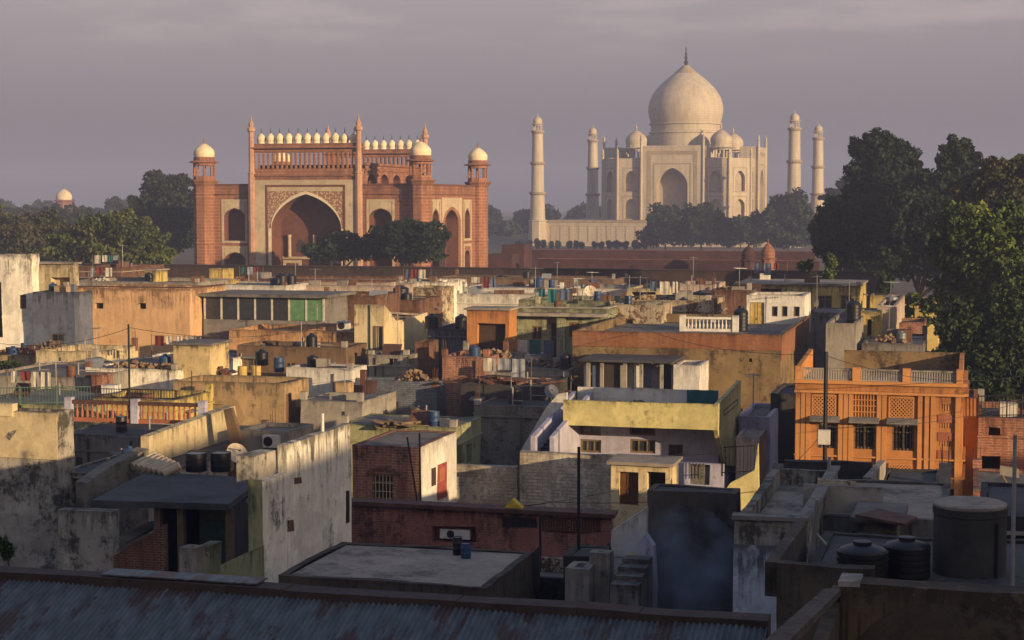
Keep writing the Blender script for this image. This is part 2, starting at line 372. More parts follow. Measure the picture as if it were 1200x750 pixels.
class MB:
    def __init__(s): s.v, s.f = [], []
    def quad(s, a, b, c, d):
        k = len(s.v); s.v += [tuple(a), tuple(b), tuple(c), tuple(d)]; s.f.append((k, k + 1, k + 2, k + 3))
    def poly(s, pts):
        k = len(s.v); s.v += [tuple(p) for p in pts]; s.f.append(tuple(range(k, k + len(pts))))
    def box(s, x0, x1, y0, y1, z0, z1):
        k = len(s.v)
        s.v += [(x0, y0, z0), (x1, y0, z0), (x1, y1, z0), (x0, y1, z0), (x0, y0, z1), (x1, y0, z1), (x1, y1, z1), (x0, y1, z1)]
        s.f += [tuple(k + i for i in q) for q in ((0, 3, 2, 1), (4, 5, 6, 7), (0, 1, 5, 4), (1, 2, 6, 5), (2, 3, 7, 6), (3, 0, 4, 7))]
    def prism(s, pts, vec):
        n_, k = len(pts), len(s.v); vec = Vector(vec)
        s.v += [tuple(p) for p in pts] + [tuple(Vector(p) + vec) for p in pts]
        s.f.append(tuple(range(k + n_ - 1, k - 1, -1))); s.f.append(tuple(range(k + n_, k + 2 * n_)))
        for i in range(n_):
            j = (i + 1) % n_; s.f.append((k + i, k + j, k + n_ + j, k + n_ + i))
    def lathe(s, cx, cy, prof, n=24, rot=0.0, cap=True):
        k = len(s.v)
        for r, z in prof:
            for i in range(n):
                a = rot + 2 * math.pi * i / n; s.v.append((cx + r * math.cos(a), cy + r * math.sin(a), z))
        for j in range(len(prof) - 1):
            for i in range(n):
                i2 = (i + 1) % n; s.f.append((k + j * n + i, k + j * n + i2, k + (j + 1) * n + i2, k + (j + 1) * n + i))
        if cap:
            s.f.append(tuple(k + i for i in range(n - 1, -1, -1))); s.f.append(tuple(k + (len(prof) - 1) * n + i for i in range(n)))
    def tube(s, p, q, r, r2=None, n=6):
        p, q = Vector(p), Vector(q); r2 = r if r2 is None else r2
        d = (q - p).normalized(); a = d.orthogonal().normalized(); b = d.cross(a); k = len(s.v)
        for c, rr in ((p, r), (q, r2)):
            for i in range(n):
                t = 2 * math.pi * i / n; s.v.append(tuple(c + a * (rr * math.cos(t)) + b * (rr * math.sin(t))))
        for i in range(n):
            j = (i + 1) % n; s.f.append((k + i, k + j, k + n + j, k + n + i))
        s.f.append(tuple(k + i for i in range(n - 1, -1, -1))); s.f.append(tuple(k + n + i for i in range(n)))
    def build(s, name, mat, parent=None, smooth=False, worn=0.0, loc=None):
        vs_ = [wear(v, worn) for v in s.v] if worn else s.v
        o_ = parent.location if parent is not None and loc is None else (loc if loc is not None else (0, 0, 0))
        base = Vector(o_)
        p = parent
        while p is not None and p.parent is not None:
            p = p.parent
        if p is not None: base = Vector(p.location)
        me = bpy.data.meshes.new(name)
        me.from_pydata([(v[0] - base.x, v[1] - base.y, v[2] - base.z) for v in vs_], [], s.f)
        me.materials.append(mat)
        if smooth:
            me.shade_smooth(); me.set_sharp_from_angle(angle=R(42))
        me.update()
        o = bpy.data.objects.new(name, me); COL.objects.link(o)
        if parent is not None: o.parent = parent
        elif loc is not None: o.location = loc
        return o

def tag(o, label, cat, group=None):
    o['kind'] = 'thing'
    o['label'] = label; o['category'] = cat
    if group: o['group'] = group
    return o
def thing(name, label, cat, loc=(0, 0, 0), group=None):
    o = bpy.data.objects.new(name, None); COL.objects.link(o)
    o.location = loc; o.empty_display_size = 0.3
    return tag(o, label, cat, group)
def one(name, mb, mat, label, cat, group=None, loc=(0, 0, 0), **kw):
    return tag(mb.build(name, mat, None, loc=Vector(loc), **kw), label, cat, group)
def dup(root, loc, label, rotz=0.0, scale=1.0, group=None):
    r = root.copy(); COL.objects.link(r); r.location = loc; r.rotation_euler = (0, 0, rotz); r.scale = (scale,) * 3
    r['label'] = label
    if group: r['group'] = group
    for ch in list(root.children):
        c = ch.copy(); COL.objects.link(c); c.parent = r
        for g in list(ch.children):
            d = g.copy(); COL.objects.link(d); d.parent = c
    return r
def thing_part(name, parent):
    o = bpy.data.objects.new(name, None); COL.objects.link(o); o.parent = parent; o.empty_display_size = .3
    return o
def structure(o): o['kind'] = 'structure'; return o

#@@SETTING
# ------------------------------------------------------------------ ground and haze
g = MB()
g.quad((-2400, -300, 0), (2400, -300, 0), (2400, 3200, 0), (-2400, 3200, 0))
structure(g.build('ground', M['soil']))

HAZE = 0.00056
hz = MB(); hz.box(-2500, 2500, -400, 3300, -1.0, 84)
hm = bpy.data.materials.new('haze_air'); hm.use_nodes = True
hn = hm.node_tree.nodes; hn.clear()
ho = hn.new("ShaderNodeOutputMaterial"); hv = hn.new("ShaderNodeVolumePrincipled")
hv.inputs["Color"].default_value = (0.42, 0.46, 0.68, 1)
hv.inputs["Density"].default_value = HAZE
hv.inputs["Anisotropy"].default_value = 0.0
hm.node_tree.links.new(hv.outputs[0], ho.inputs["Volume"])
h_obj = hz.build('haze', hm); h_obj['kind'] = 'stuff'

# ------------------------------------------------------------------ pointed arches
def arch_z(t, spring, apex):
    """height of a four-centred pointed arch at t in [-1, 1]"""
    a = abs(t)
    return spring + (apex - spring) * (0.72 * math.sqrt(max(0.0, 1 - a ** 2.2)) + 0.28 * (1 - a))
def arch_panel(face, mp, u0, u1, z0, z1, a0, a1, zb, spring, apex, depth, parent, mat, n=14, name='niche'):
    """rectangle u0..u1 x z0..z1 with an arched recess; mp(u, z, d) maps to the world (d inwards)"""
    c, h = (a0 + a1) / 2, (a1 - a0) / 2
    nb = MB()
    us = [a0 + (a1 - a0) * (0.5 - 0.5 * math.cos(math.pi * i / n)) for i in range(n + 1)]
    zs = [arch_z((u - c) / h, spring, apex) for u in us]
    if u0 < a0: face.quad(mp(u0, z0, 0), mp(a0, z0, 0), mp(a0, z1, 0), mp(u0, z1, 0))
    if a1 < u1: face.quad(mp(a1, z0, 0), mp(u1, z0, 0), mp(u1, z1, 0), mp(a1, z1, 0))
    if zb > z0 + 1e-3: face.quad(mp(a0, z0, 0), mp(a1, z0, 0), mp(a1, zb, 0), mp(a0, zb, 0))
    for i in range(n):
        face.quad(mp(us[i], zs[i], 0), mp(us[i + 1], zs[i + 1], 0), mp(us[i + 1], z1, 0), mp(us[i], z1, 0))
        nb.quad(mp(us[i], zs[i], 0), mp(us[i + 1], zs[i + 1], 0), mp(us[i + 1], zs[i + 1], depth), mp(us[i], zs[i], depth))
        nb.quad(mp(us[i], zb, depth), mp(us[i + 1], zb, depth), mp(us[i + 1], zs[i + 1], depth), mp(us[i], zs[i], depth))
    nb.quad(mp(a0, zb, 0), mp(a0, spring, 0), mp(a0, spring, depth), mp(a0, zb, depth))
    nb.quad(mp(a1, zb, 0), mp(a1, spring, 0), mp(a1, spring, depth), mp(a1, zb, depth))
    nb.quad(mp(a0, zb, 0), mp(a1, zb, 0), mp(a1, zb, depth), mp(a0, zb, depth))
    return nb.build(name, mat, parent)
def frame_part(parent, mat, mp, u0, u1, z0, z1, w, d0, d1, bottom=True, name='frame', extra=None):
    f = MB(); rect_frame(f, mp, u0, u1, z0, z1, w, d0, d1, bottom)
    if extra: extra(f)
    return f.build(name, mat, parent)
def rect_frame(mb, mp, u0, u1, z0, z1, w, d0, d1, bottom=True):
    """raised rectangular band of width w, from depth d0 (outer, negative = proud) to d1"""
    def bar(a, b, c, d):
        pts = [mp(a, c, d0), mp(b, c, d0), mp(b, d, d0), mp(a, d, d0)]
        q = [mp(a, c, d1), mp(b, c, d1), mp(b, d, d1), mp(a, d, d1)]
        mb.quad(*pts)
        for i in range(4):
            j = (i + 1) % 4; mb.quad(pts[i], pts[j], q[j], q[i])
    bar(u0, u0 + w, z0, z1 - w); bar(u1 - w, u1, z0, z1 - w); bar(u0, u1, z1 - w, z1)
    if bottom: bar(u0 + w, u1 - w, z0, z0 + w)

def onion(r, z0, h, neck=0.94, bulge=1.0):
    """profile of a bulbous dome of max radius r, height h, standing on z0"""
    pts = []
    for i in range(15):
        t = i / 14
        if t < 0.3: rr = neck + (bulge - neck) * math.sin(t / 0.3 * math.pi / 2)
        else:
            q = (t - 0.3) / 0.7; rr = bulge * (math.cos(q * math.pi / 2) ** 0.78) * (1 - 0.06 * q)
        pts.append((max(0.02, r * rr), z0 + h * t))
    return pts

def chhatri(parent, cx, cy, z0, r, col_h, dome_h, mats, n=8, finial=1.6, drum=0.8, sub=True):
    """domed kiosk on columns, built as one sub-assembly of the given thing: platform, columns, eave, dome, finial"""
    stone, dome_m = mats
    k = MB(); k.lathe(cx, cy, [(r * 1.12, z0 - 0.35), (r * 1.22, z0), (r * 1.0, z0 + 0.02)], n, R(22.5))
    k.lathe(cx, cy, [(r * 0.98, z0 + 0.02), (r * 0.98, z0 + col_h * 0.22), (r * 0.9, z0 + col_h * 0.22 + 0.01)], n, R(22.5))
    for i in range(n):
        a = R(22.5) + 2 * math.pi * i / n
        k.tube((cx + r * 0.9 * math.cos(a), cy + r * 0.9 * math.sin(a), z0), (cx + r * 0.9 * math.cos(a), cy + r * 0.9 * math.sin(a), z0 + col_h), r * 0.1, n=6)
    zt = z0 + col_h
    k.lathe(cx, cy, [(r * 0.98, zt - col_h * 0.16), (r * 0.98, zt), (r * 1.35, zt + 0.02), (r * 1.36, zt + 0.16), (r * 0.95, zt + 0.42), (r * 0.95, zt + 0.42 + drum)], n * 2, 0)
    o = k.build('chhatri', stone, parent)
    d = MB(); d.lathe(cx, cy, onion(r * 0.96, zt + 0.42 + drum, dome_h, 0.95, 1.0), 20)
    d.build('dome', dome_m, o, smooth=True)
    f = MB(); zz = zt + 0.42 + drum + dome_h
    f.lathe(cx, cy, [(r * 0.14, zz - 0.12), (r * 0.05, zz + 0.15), (r * 0.11, zz + finial * 0.4), (r * 0.03, zz + finial * 0.6), (0.03, zz + finial)], 8)
    f.build('finial', stone, o, smooth=True)
    return o

# ------------------------------------------------------------------ red sandstone gatehouse
def gatehouse():
    YF = 265.0
    xs, xe = atY(240, 250, YF).x, atY(493, 250, YF).x
    yn = atX(560, 250, xe).y
    zz = lambda py, px=362: atY(px, py, YF).z
    ux = lambda px, py=260: atY(px, py, YF).x
    T = thing('gatehouse', 'red sandstone gatehouse with white framed pointed arch and a row of little domes', 'gatehouse', ((xs + xe) / 2, (YF + yn) / 2, 0))
    red, inl = M['red'], M['inlay']
    wing_t = zz(217); pt = zz(204)
    xl, xr = ux(298), ux(423)
    yf = YF - 0.9                                             # pishtaq stands proud
    front = lambda u, z, d: (u, YF + d, z)
    pf = lambda u, z, d: (u, yf + d, z)
    east = lambda u, z, d: (xe - d, u, z)
    body = MB()
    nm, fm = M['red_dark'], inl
    def spand(mp, n0, n1, sp, ap, z1):
        def go(f):
            c, h = (n0 + n1) / 2, (n1 - n0) / 2
            for i in range(14):
                u0 = n0 + (n1 - n0) * i / 14; u1 = n0 + (n1 - n0) * (i + 1) / 14
                za, zc = arch_z((u0 - c) / h, sp, ap) + 0.12, arch_z((u1 - c) / h, sp, ap) + 0.12
                if max(za, zc) < z1: f.quad(mp(u0, za, -0.05), mp(u1, zc, -0.05), mp(u1, z1, -0.05), mp(u0, z1, -0.05))
        return go
    # south wings: two arched niches, one above the other
    for a, b, n0, n1 in ((xs, xl, ux(263), ux(287)), (xr, xe, ux(433), ux(459))):
        zmid = zz(287)
        f0, f1 = n0 - 0.5, n1 + 0.5
        for z0, z1, zb, sp, ap, g0, g1 in ((0, zmid, 1.2, zz(305), zz(296.5), 1.0, zz(289)), (zmid, wing_t, zz(284), zz(254), zz(244.5), zz(285.5), zz(233.5))):
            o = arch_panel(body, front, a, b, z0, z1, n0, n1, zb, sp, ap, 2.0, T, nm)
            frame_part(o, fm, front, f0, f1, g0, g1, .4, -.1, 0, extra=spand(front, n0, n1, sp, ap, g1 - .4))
    # east side: three bays
    def eu(px): return atX(px, 260, xe).y
    bays = ((eu(505), eu(516), 0), (eu(517.5), eu(541), 1), (eu(543), eu(552), 0))
    prev = YF
    for a, b, tall in bays:
        a_, b_ = a + 0.3, b - 0.3
        body.quad(east(prev, 0, 0), east(a, 0, 0), east(a, wing_t, 0), east(prev, wing_t, 0))
        if tall:
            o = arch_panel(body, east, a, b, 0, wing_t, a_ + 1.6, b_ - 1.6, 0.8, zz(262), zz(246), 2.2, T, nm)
            frame_part(o, fm, east, a, b, 0.6, zz(231.5), 0.55, -0.10, 0.0, extra=spand(east, a + .55, b - .55, zz(262), zz(243), zz(231.5) - .55))
        else:
            zmid = zz(287)
            o = arch_panel(body, east, a, b, 0, zmid, a_ + .5, b_ - .5, 1.2, zz(304), zz(297), 1.5, T, nm)
            frame_part(o, fm, east, a, b, 1.0, zz(289), 0.4, -0.10, 0.0)
            o = arch_panel(body, east, a, b, zmid, wing_t, a_ + .5, b_ - .5, zz(284), zz(256), zz(246), 1.5, T, nm)
            frame_part(o, fm, east, a, b, zz(285), zz(233.5), 0.4, -0.10, 0.0, extra=spand(east, a + .8, b - .8, zz(256), zz(245), zz(233.5) - .4))
        prev = b
    body.quad(east(prev, 0, 0), east(yn, 0, 0), east(yn, wing_t, 0), east(prev, wing_t, 0))
    body.quad((xs, YF, 0), (xs, yn, 0), (xs, yn, wing_t), (xs, YF, wing_t))
    body.quad((xs, yn, 0), (xe, yn, 0), (xe, yn, wing_t), (xs, yn, wing_t))
    body.quad((xs, YF, wing_t - .9), (xe, YF, wing_t - .9), (xe, yn, wing_t - .9), (xs, yn, wing_t - .9))
    body.build('wall', red, T)
    # parapet band of the wings
    pb = MB()
    for (x0, x1, y0, y1) in ((xs, xl, YF - .12, YF + .4), (xr, xe + .12, YF - .12, YF + .4), (xe - .4, xe + .12, YF + .4, yn), (xs, xe, yn - .4, yn + .1)):
        pb.box(x0, x1, y0, y1, wing_t - .02, wing_t + .25)
        pb.box(x0, x1, y0 - .06, y1 + .06, wing_t - 1.55, wing_t - 1.4)
    pb.build('parapet_band', M['red_dark'], T)
    # central portal
    pb2 = MB()
    a0, a1, sp, ap = ux(320.5), ux(402.5), zz(268), zz(227.5)
    iw = arch_panel(pb2, pf, xl, xr, 0, pt, a0, a1, 0.2, sp, ap, 4.2, T, M['red_dark'], n=28, name='portal_niche')
    for xx in (xl, xr):
        pb2.quad((xx, yf, 0), (xx, yf + 3, 0), (xx, yf + 3, pt), (xx, yf, pt))
    pb2.quad((xl, yf, pt), (xr, yf, pt), (xr, yf + 3, pt), (xl, yf + 3, pt))
    pb2.quad((xl, yf + 3, wing_t - 1), (xr, yf + 3, wing_t - 1), (xr, yf + 3, pt), (xl, yf + 3, pt))
    pb2.build('portal', red, T)
    # doorway, upper window, white panels and colonnettes inside the portal
    d_in = yf + 4.2
    xm = (a0 + a1) / 2
    dr = MB(); dr.box(xm - 2.2, xm + 2.2, d_in - .05, d_in + .1, .2, 5.6); dr.build('doorway', M['interior'], iw)
    for q in ([(xm + 1.0, d_in - .06, 7.4), (xm + 4.6, d_in - .06, 7.4), (xm + 4.6, d_in - .06, 10.2), (xm + 2.8, d_in - .06, 11.6), (xm + 1.0, d_in - .06, 10.2)],
              [(xm - 3.4, d_in - .06, 7.8), (xm - 2.0, d_in - .06, 7.8), (xm - 2.0, d_in - .06, 9.2), (xm - 2.7, d_in - .06, 10.0), (xm - 3.4, d_in - .06, 9.2)]):
        up = MB(); up.prism(q, (0, .1, 0)); up.build('upper_window', M['interior'], iw)
    for dx in (-4.6, -0.1, 4.9):
        cl = MB(); cl.lathe(xm + dx, d_in - .4, [(.36, 7.0), (.3, 7.3), (.3, 10.2), (.4, 10.7)], 10); cl.build('colonnette', inl, iw)
    pn = MB()
    rect_frame(pn, lambda u, z, d: (u, d_in + d, z), a0 + .3, xm - 2.6, .6, 6.4, .5, -.1, 0)
    rect_frame(pn, lambda u, z, d: (u, d_in + d, z), xm + 2.6, a1 - .3, .6, 6.4, .5, -.1, 0)
    pn.box(a0 + .2, a1 - .2, d_in - .12, d_in, 6.6, 7.0)
    pn.build('white_panel', inl, iw)
    # bands around the arch
    wb = MB()
    rect_frame(wb, pf, ux(302), ux(419.5), 0.1, zz(203 + 1.5) - .9, ux(314) - ux(302), -.10, 0, bottom=False)
    wb.build('inlaid_band', inl, T)
    rb = MB(); rect_frame(rb, pf, ux(314.2), ux(407.3), 0.1, zz(216.6), .34, -.16, 0, bottom=False); rb.build('inner_band', M['red_dark'], T)
    spn = MB(); c, h = (a0 + a1) / 2, (a1 - a0) / 2
    z1 = zz(216.6) - .36
    s0, s1 = ux(314.2) + .36, ux(407.3) - .36
    n = 28
    for i in range(n):
        u0 = a0 + (a1 - a0) * (0.5 - 0.5 * math.cos(math.pi * i / n)); u1 = a0 + (a1 - a0) * (0.5 - 0.5 * math.cos(math.pi * (i + 1) / n))
        spn.quad(pf(u0, arch_z((u0 - c) / h, sp, ap) + .5, -.05), pf(u1, arch_z((u1 - c) / h, sp, ap) + .5, -.05), pf(u1, z1, -.05), pf(u0, z1, -.05))
    spn.quad(pf(s0, .1, -.05), pf(a0, .1, -.05), pf(a0, z1, -.05), pf(s0, z1, -.05)); spn.quad(pf(a1, .1, -.05), pf(s1, .1, -.05), pf(s1, z1, -.05), pf(a1, z1, -.05))
    spn.build('spandrel', M['floral'], T)
    rim = MB()
    for i in range(n):
        u0 = a0 + (a1 - a0) * (0.5 - 0.5 * math.cos(math.pi * i / n)); u1 = a0 + (a1 - a0) * (0.5 - 0.5 * math.cos(math.pi * (i + 1) / n))
        z0_, z1_ = arch_z((u0 - c) / h, sp, ap), arch_z((u1 - c) / h, sp, ap)
        rim.quad(pf(u0, z0_, -.14), pf(u1, z1_, -.14), pf(u1, z1_ + .5, -.14), pf(u0, z0_ + .5, -.14))
        rim.quad(pf(u0, z0_, -.14), pf(u1, z1_, -.14), pf(u1, z1_, .0), pf(u0, z0_, .0))
    rim.box(a0 - .5, a0, yf - .14, yf, .1, sp); rim.box(a1, a1 + .5, yf - .14, yf, .1, sp)
    rim.build('arch_rim', M['dome_cream'], T)
    # gallery with the little domes, front and rear
    dome0 = None
    def gallery(y0, rear):
        zb, zt_, zs = pt, zz(173), zz(168)
        gb = MB()
        gb.box(xl, xr, y0, y0 + 2.6, zb, zb + .9)
        gb.box(xl - .1, xr + .1, y0 - .25, y0 + 2.8, zb - .35, zb + .0)
        gb.box(xl, xr, y0 + .1, y0 + 2.5, zt_, zs)
        gb.box(xl - .05, xr + .05, y0 - .5, y0 + 3.1, zt_ - .12, zt_ + .1)
        gb.box(xl, xr, y0 + .18, y0 + .42, zt_ - .75, zt_ - .12); gb.box(xl, xr, y0 + 2.08, y0 + 2.32, zt_ - .75, zt_ - .12)
        np_ = 23
        for i in range(np_):
            x = xl + .4 + (xr - xl - .8) * i / (np_ - 1)
            for yy in (y0 + .3, y0 + 2.2): gb.box(x - .15, x + .15, yy - .15, yy + .15, zb + .9, zt_ - .75)
        ga = gb.build('gallery', red, T)
        for i in range(11):
            x = xl + 1.25 + (xr - xl - 2.5) * i / 10
            d = MB(); d.lathe(x, y0 + 1.3, [(.66, zs), (.62, zs + .35)] + [(r, z) for r, z in onion(.76, zs + .35, 1.45, .84, 1.0)], 14)
            f_ = MB(); f_.lathe(x, y0 + 1.3, [(.09, zs + 1.7), (.05, zs + 2.3), (.02, zs + 2.6)], 6)
            do = d.build('cupola', M['dome_cream'], ga, smooth=True); f_.build('finial', M['iron'], ga)
        return ga
    gallery(yf, False); gallery(yn - 1.0, True)
    # raised block between the two portals with its east arcade
    ra = MB()
    up_ = thing_part('upper_storey', T)
    ztop = zz(193)
    y0, y1 = yf + 3.02, yn + 1.0
    eastp = lambda u, z, d: (xr - d, u, z)
    arc0, arc1 = zz(219), zz(203)
    nb = 5; uu = [y0 + (y1 - y0) * i / nb for i in range(nb + 1)]
    for i in range(nb):
        arch_panel(ra, eastp, uu[i], uu[i + 1], wing_t - 1, ztop, uu[i] + 1.1, uu[i + 1] - 1.1, arc0, arc1 - 1.2, arc1, 1.2, up_, nm, n=8)
    ra.quad((xl, y0, wing_t - 1), (xl, y1, wing_t - 1), (xl, y1, ztop), (xl, y0, ztop))
    ra.quad((xl, y1, 0), (xr, y1, 0), (xr, y1, pt), (xl, y1, pt))
    ra.quad((xl, y0, ztop), (xr, y0, ztop), (xr, y1, ztop), (xl, y1, ztop))
    ra.box(xr - .2, xr + .25, y0, y1, arc1 + .5, arc1 + .8)
    ra.box(xr - .2, xr + .3, y0, y1, ztop - .1, ztop + .35)
    ra.build('arcade_wall', red, up_)
    # pinnacle shafts of the portals
    for xx in (xl, xr):
        for yy in (yf, yn + 1.0):
            p = MB(); zt_ = zz(146)
            p.lathe(xx, yy, [(.62, 0), (.62, pt), (.72, pt + .1), (.5, pt + .5), (.46, zt_ - 1.2), (.7, zt_ - 1.0), (.74, zt_ - .5), (.42, zt_ - .3), (.5, zt_ + .2), (.2, zt_ + .7), (.05, zt_ + 1.6)], 8)
            p.build('pinnacle', M['pinn'], T)
    # octagonal corner towers with domed kiosks
    for xx, yy in ((xs, YF), (xe, YF), (xe, yn), (xs, yn)):
        t = MB(); r = 1.85; zt_ = zz(211)
        t.lathe(xx, yy, [(r * 1.06, 0), (r, .8), (r, zt_ - 1.0), (r * 1.3, zt_ - .2), (r * 1.32, zt_), (r, zt_ + .02)], 8, R(22.5))
        for q in (zz(287), zz(233), zz(228)): t.lathe(xx, yy, [(r * 1.03, q), (r * 1.05, q + .1), (r * 1.05, q + .35), (r * 1.03, q + .45)], 8, R(22.5))
        tw = t.build('tower', red, T)
        chhatri(tw, xx, yy, zt_ + .05, 1.85, 2.9, 2.35, (red, M['dome_cream']), 8, 1.0, .55)
    return T
gatehouse()

# ------------------------------------------------------------------ white marble mausoleum, terrace and minarets
TY = 620.0
tx0, tx1 = atY(630, 258, TY).x, atY(930, 258, TY).x
TS = tx1 - tx0
tz = atY(630, 258, TY).z
def mausoleum():
    cx, cy = (tx0 + tx1) / 2 + .2, TY + TS / 2
    mar, ban, nic = M['marble'], M['marble_band'], M['marble_niche']
    P = thing('marble_terrace', 'long white marble terrace below the mausoleum and its four towers', 'terrace', (cx, cy, 0))
    pm = MB(); e = -1.2
    pm.box(tx0 - e, tx1 + e, TY - e, TY + TS + e, 0, tz)
    pm.build('terrace_wall', mar, P)
    pc = MB(); pc.box(tx0 - e - .3, tx1 + e + .3, TY - e - .3, TY + TS + e + .3, tz - .9, tz + .002); pc.build('cornice', ban, P)
    na = MB(); nn = 26
    for i in range(nn):
        x = tx0 - e + (TS + 2 * e) * (i + .5) / nn
        rect_frame(na, lambda u, z, d: (u, TY - e + d, z), x - 1.7, x + 1.7, 1.2, 7.6, .16, -.05, 0)
    na.build('panel_moulding', ban, P)
    T = thing('mausoleum', 'white marble mausoleum with great bulbous dome and four smaller domed kiosks', 'mausoleum', (cx, cy, tz))
    S, ch = 28.5, 7.2
    zw = 16 + (238 - 186) / 2000 * 640 + .3
    zp = 16 + (238 - 170.5) / 2000 * 640
    body = MB()
    z28, z20, z18, z10 = tz + 18.6, tz + 10.8, tz + 8.0, tz + .4
    # the eight faces of the chamfered square, each one with its niches
    for k in range(4):
        a = k * math.pi / 2
        ca, sa = math.cos(a), math.sin(a)
        def mp(u, z, d, ca=ca, sa=sa):
            x, y = u, -S + d
            return (cx + ca * x - sa * y, cy + sa * x + ca * y, z)
        W = S - ch
        pw = 11.8
        for (u0, u1, c0, c1) in ((-W, -pw, -W + 2.9, -pw - 2.0), (pw, W, pw + 2.0, W - 2.9)):
            o = arch_panel(body, mp, u0, u1, tz, tz + 9.6, c0, c1, z10, tz + 5.6, z18, 1.6, T, nic, n=10)
            frame_part(o, ban, mp, c0 - .9, c1 + .9, z10 - .2, tz + 9.1, .3, -.06, 0)
            o = arch_panel(body, mp, u0, u1, tz + 9.6, zw, c0, c1, z20, tz + 15.8, z28, 1.6, T, nic, n=10)
            frame_part(o, ban, mp, c0 - .9, c1 + .9, z20 - .3, tz + 19.8, .3, -.06, 0)
        # portal
        mq = lambda u, z, d, mp=mp: mp(u, z, d - 1.6)
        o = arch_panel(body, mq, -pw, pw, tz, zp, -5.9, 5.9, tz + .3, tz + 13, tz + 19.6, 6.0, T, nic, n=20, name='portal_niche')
        frame_part(o, ban, mq, -9.6, 9.6, tz + .2, zp - 2.0, 1.5, -.08, 0, bottom=False)
        frame_part(o, ban, mq, -7.2, 7.2, tz + .2, tz + 21.4, .5, -.08, 0, bottom=False)
        for u in (-pw, pw):
            body.quad(mq(u, tz, 0), mq(u, tz, 7), mq(u, zp, 7), mq(u, zp, 0))
        body.quad(mq(-pw, zp, 0), mq(pw, zp, 0), mq(pw, zp, 4), mq(-pw, zp, 4)); body.quad(mq(-pw, zw - 1, 4), mq(pw, zw - 1, 4), mq(pw, zp, 4), mq(-pw, zp, 4))
        # chamfer to the next face
        def mc(u, z, d, ca=ca, sa=sa):
            q = ch / 2
            x = S - q + u * .7071 - d * .7071; y = -S + q + u * .7071 + d * .7071
            return (cx + ca * x - sa * y, cy + sa * x + ca * y, z)
        hw = ch * .7071
        o = arch_panel(body, mc, -hw, hw, tz, tz + 9.6, -2.3, 2.3, z10, tz + 5.6, z18, 1.6, T, nic, n=10)
        frame_part(o, ban, mc, -3.3, 3.3, z10 - .2, tz + 9.1, .3, -.06, 0)
        o = arch_panel(body, mc, -hw, hw, tz + 9.6, zw, -2.3, 2.3, z20, tz + 15.8, z28, 1.6, T, nic, n=10)
        frame_part(o, ban, mc, -3.3, 3.3, z20 - .3, tz + 19.8, .3, -.06, 0)
    W = S - ch
    ring = [(cx - W, cy - S, 0), (cx + W, cy - S, 0), (cx + S, cy - W, 0), (cx + S, cy + W, 0), (cx + W, cy + S, 0), (cx - W, cy + S, 0), (cx - S, cy + W, 0), (cx - S, cy - W, 0)]
    body.poly([(x, y, zw - 1.2) for x, y, _ in ring])
    body.build('wall', mar, T)
    dk = MB()
    d0, zd = 13.6, 47.2
    dk.lathe(cx, cy, [(d0 * 1.02, zw - 1.2), (d0 * 1.02, zd - 4.2), (d0 * 1.06, zd - 4.0), (d0 * 1.06, zd - 3.4), (d0, zd - 3.2), (d0, zd - .8), (d0 * 1.05, zd - .6), (d0 * 1.05, zd), (d0 * .98, zd + .02)], 48)
    dr = dk.build('drum', mar, T, smooth=True)
    dm = MB(); prof = []
    ctl = [(0, .955), (.1, 1.0), (.2, 1.03), (.3, 1.025), (.4, .985), (.5, .91), (.6, .80), (.7, .655), (.8, .47), (.87, .325), (.93, .205), (.97, .135), (1.0, .09)]
    for t, r in ctl: prof.append((14.25 * r, zd + 22.4 * t))
    dm.lathe(cx, cy, prof, 56); do = dm.build('dome', mar, T, smooth=True)
    lc = MB(); zl = zd + 19.2
    lc.lathe(cx, cy, [(5.4, zl - .6), (5.0, zl), (3.6, zl + 1.3), (2.0, zl + 2.6), (1.3, zl + 3.3)], 24); lc.build('lotus_cap', ban, do, smooth=True)
    fi = MB(); zf = zd + 22.2
    fi.lathe(cx, cy, [(1.0, zf - .4), (.45, zf + .6), (.95, zf + 1.6), (.35, zf + 2.4), (.7, zf + 3.4), (.25, zf + 4.2), (.5, zf + 5.0), (.12, zf + 5.8), (.28, zf + 6.6), (.05, zf + 7.8)], 10); fi.build('finial', M['iron'], do, smooth=True)
    for dx, dy in ((-16.4, -16.4), (16.4, -16.4), (16.4, 16.4), (-16.4, 16.4)):
        chhatri(T, cx + dx, cy + dy, zw - .6, 4.35, 4.6, 5.6, (mar, mar), 8, 2.6, 1.1)
    gp = []
    for k in range(4):
        a = k * math.pi / 2; ca, sa = math.cos(a), math.sin(a)
        for u, v, zt_ in ((-11.8, -S - 1.6, zp + 5.0), (11.8, -S - 1.6, zp + 5.0), (-W, -S, zw + 4.4), (W, -S, zw + 4.4)):
            gp.append((cx + ca * u - sa * v, cy + sa * u + ca * v, zt_))
    for x, y, zt_ in gp:
        p = MB(); p.lathe(x, y, [(.55, tz), (.5, zt_ - 3), (.75, zt_ - 2.7), (.4, zt_ - 2.4), (.5, zt_ - 1.4), (.1, zt_ - .6), (.04, zt_ + .6)], 8); p.build('pinnacle', mar, T)
    labs = {(0, 0): 'white minaret at the bare terrace corner, farthest from the dark tall trees',
            (1, 0): 'nearer and larger of the two white minarets beside the dark tall trees',
            (0, 1): 'white minaret behind the terrace, close to the shaded flank of the mausoleum',
            (1, 1): 'farther slimmer white minaret, next to the dark tall trees'}
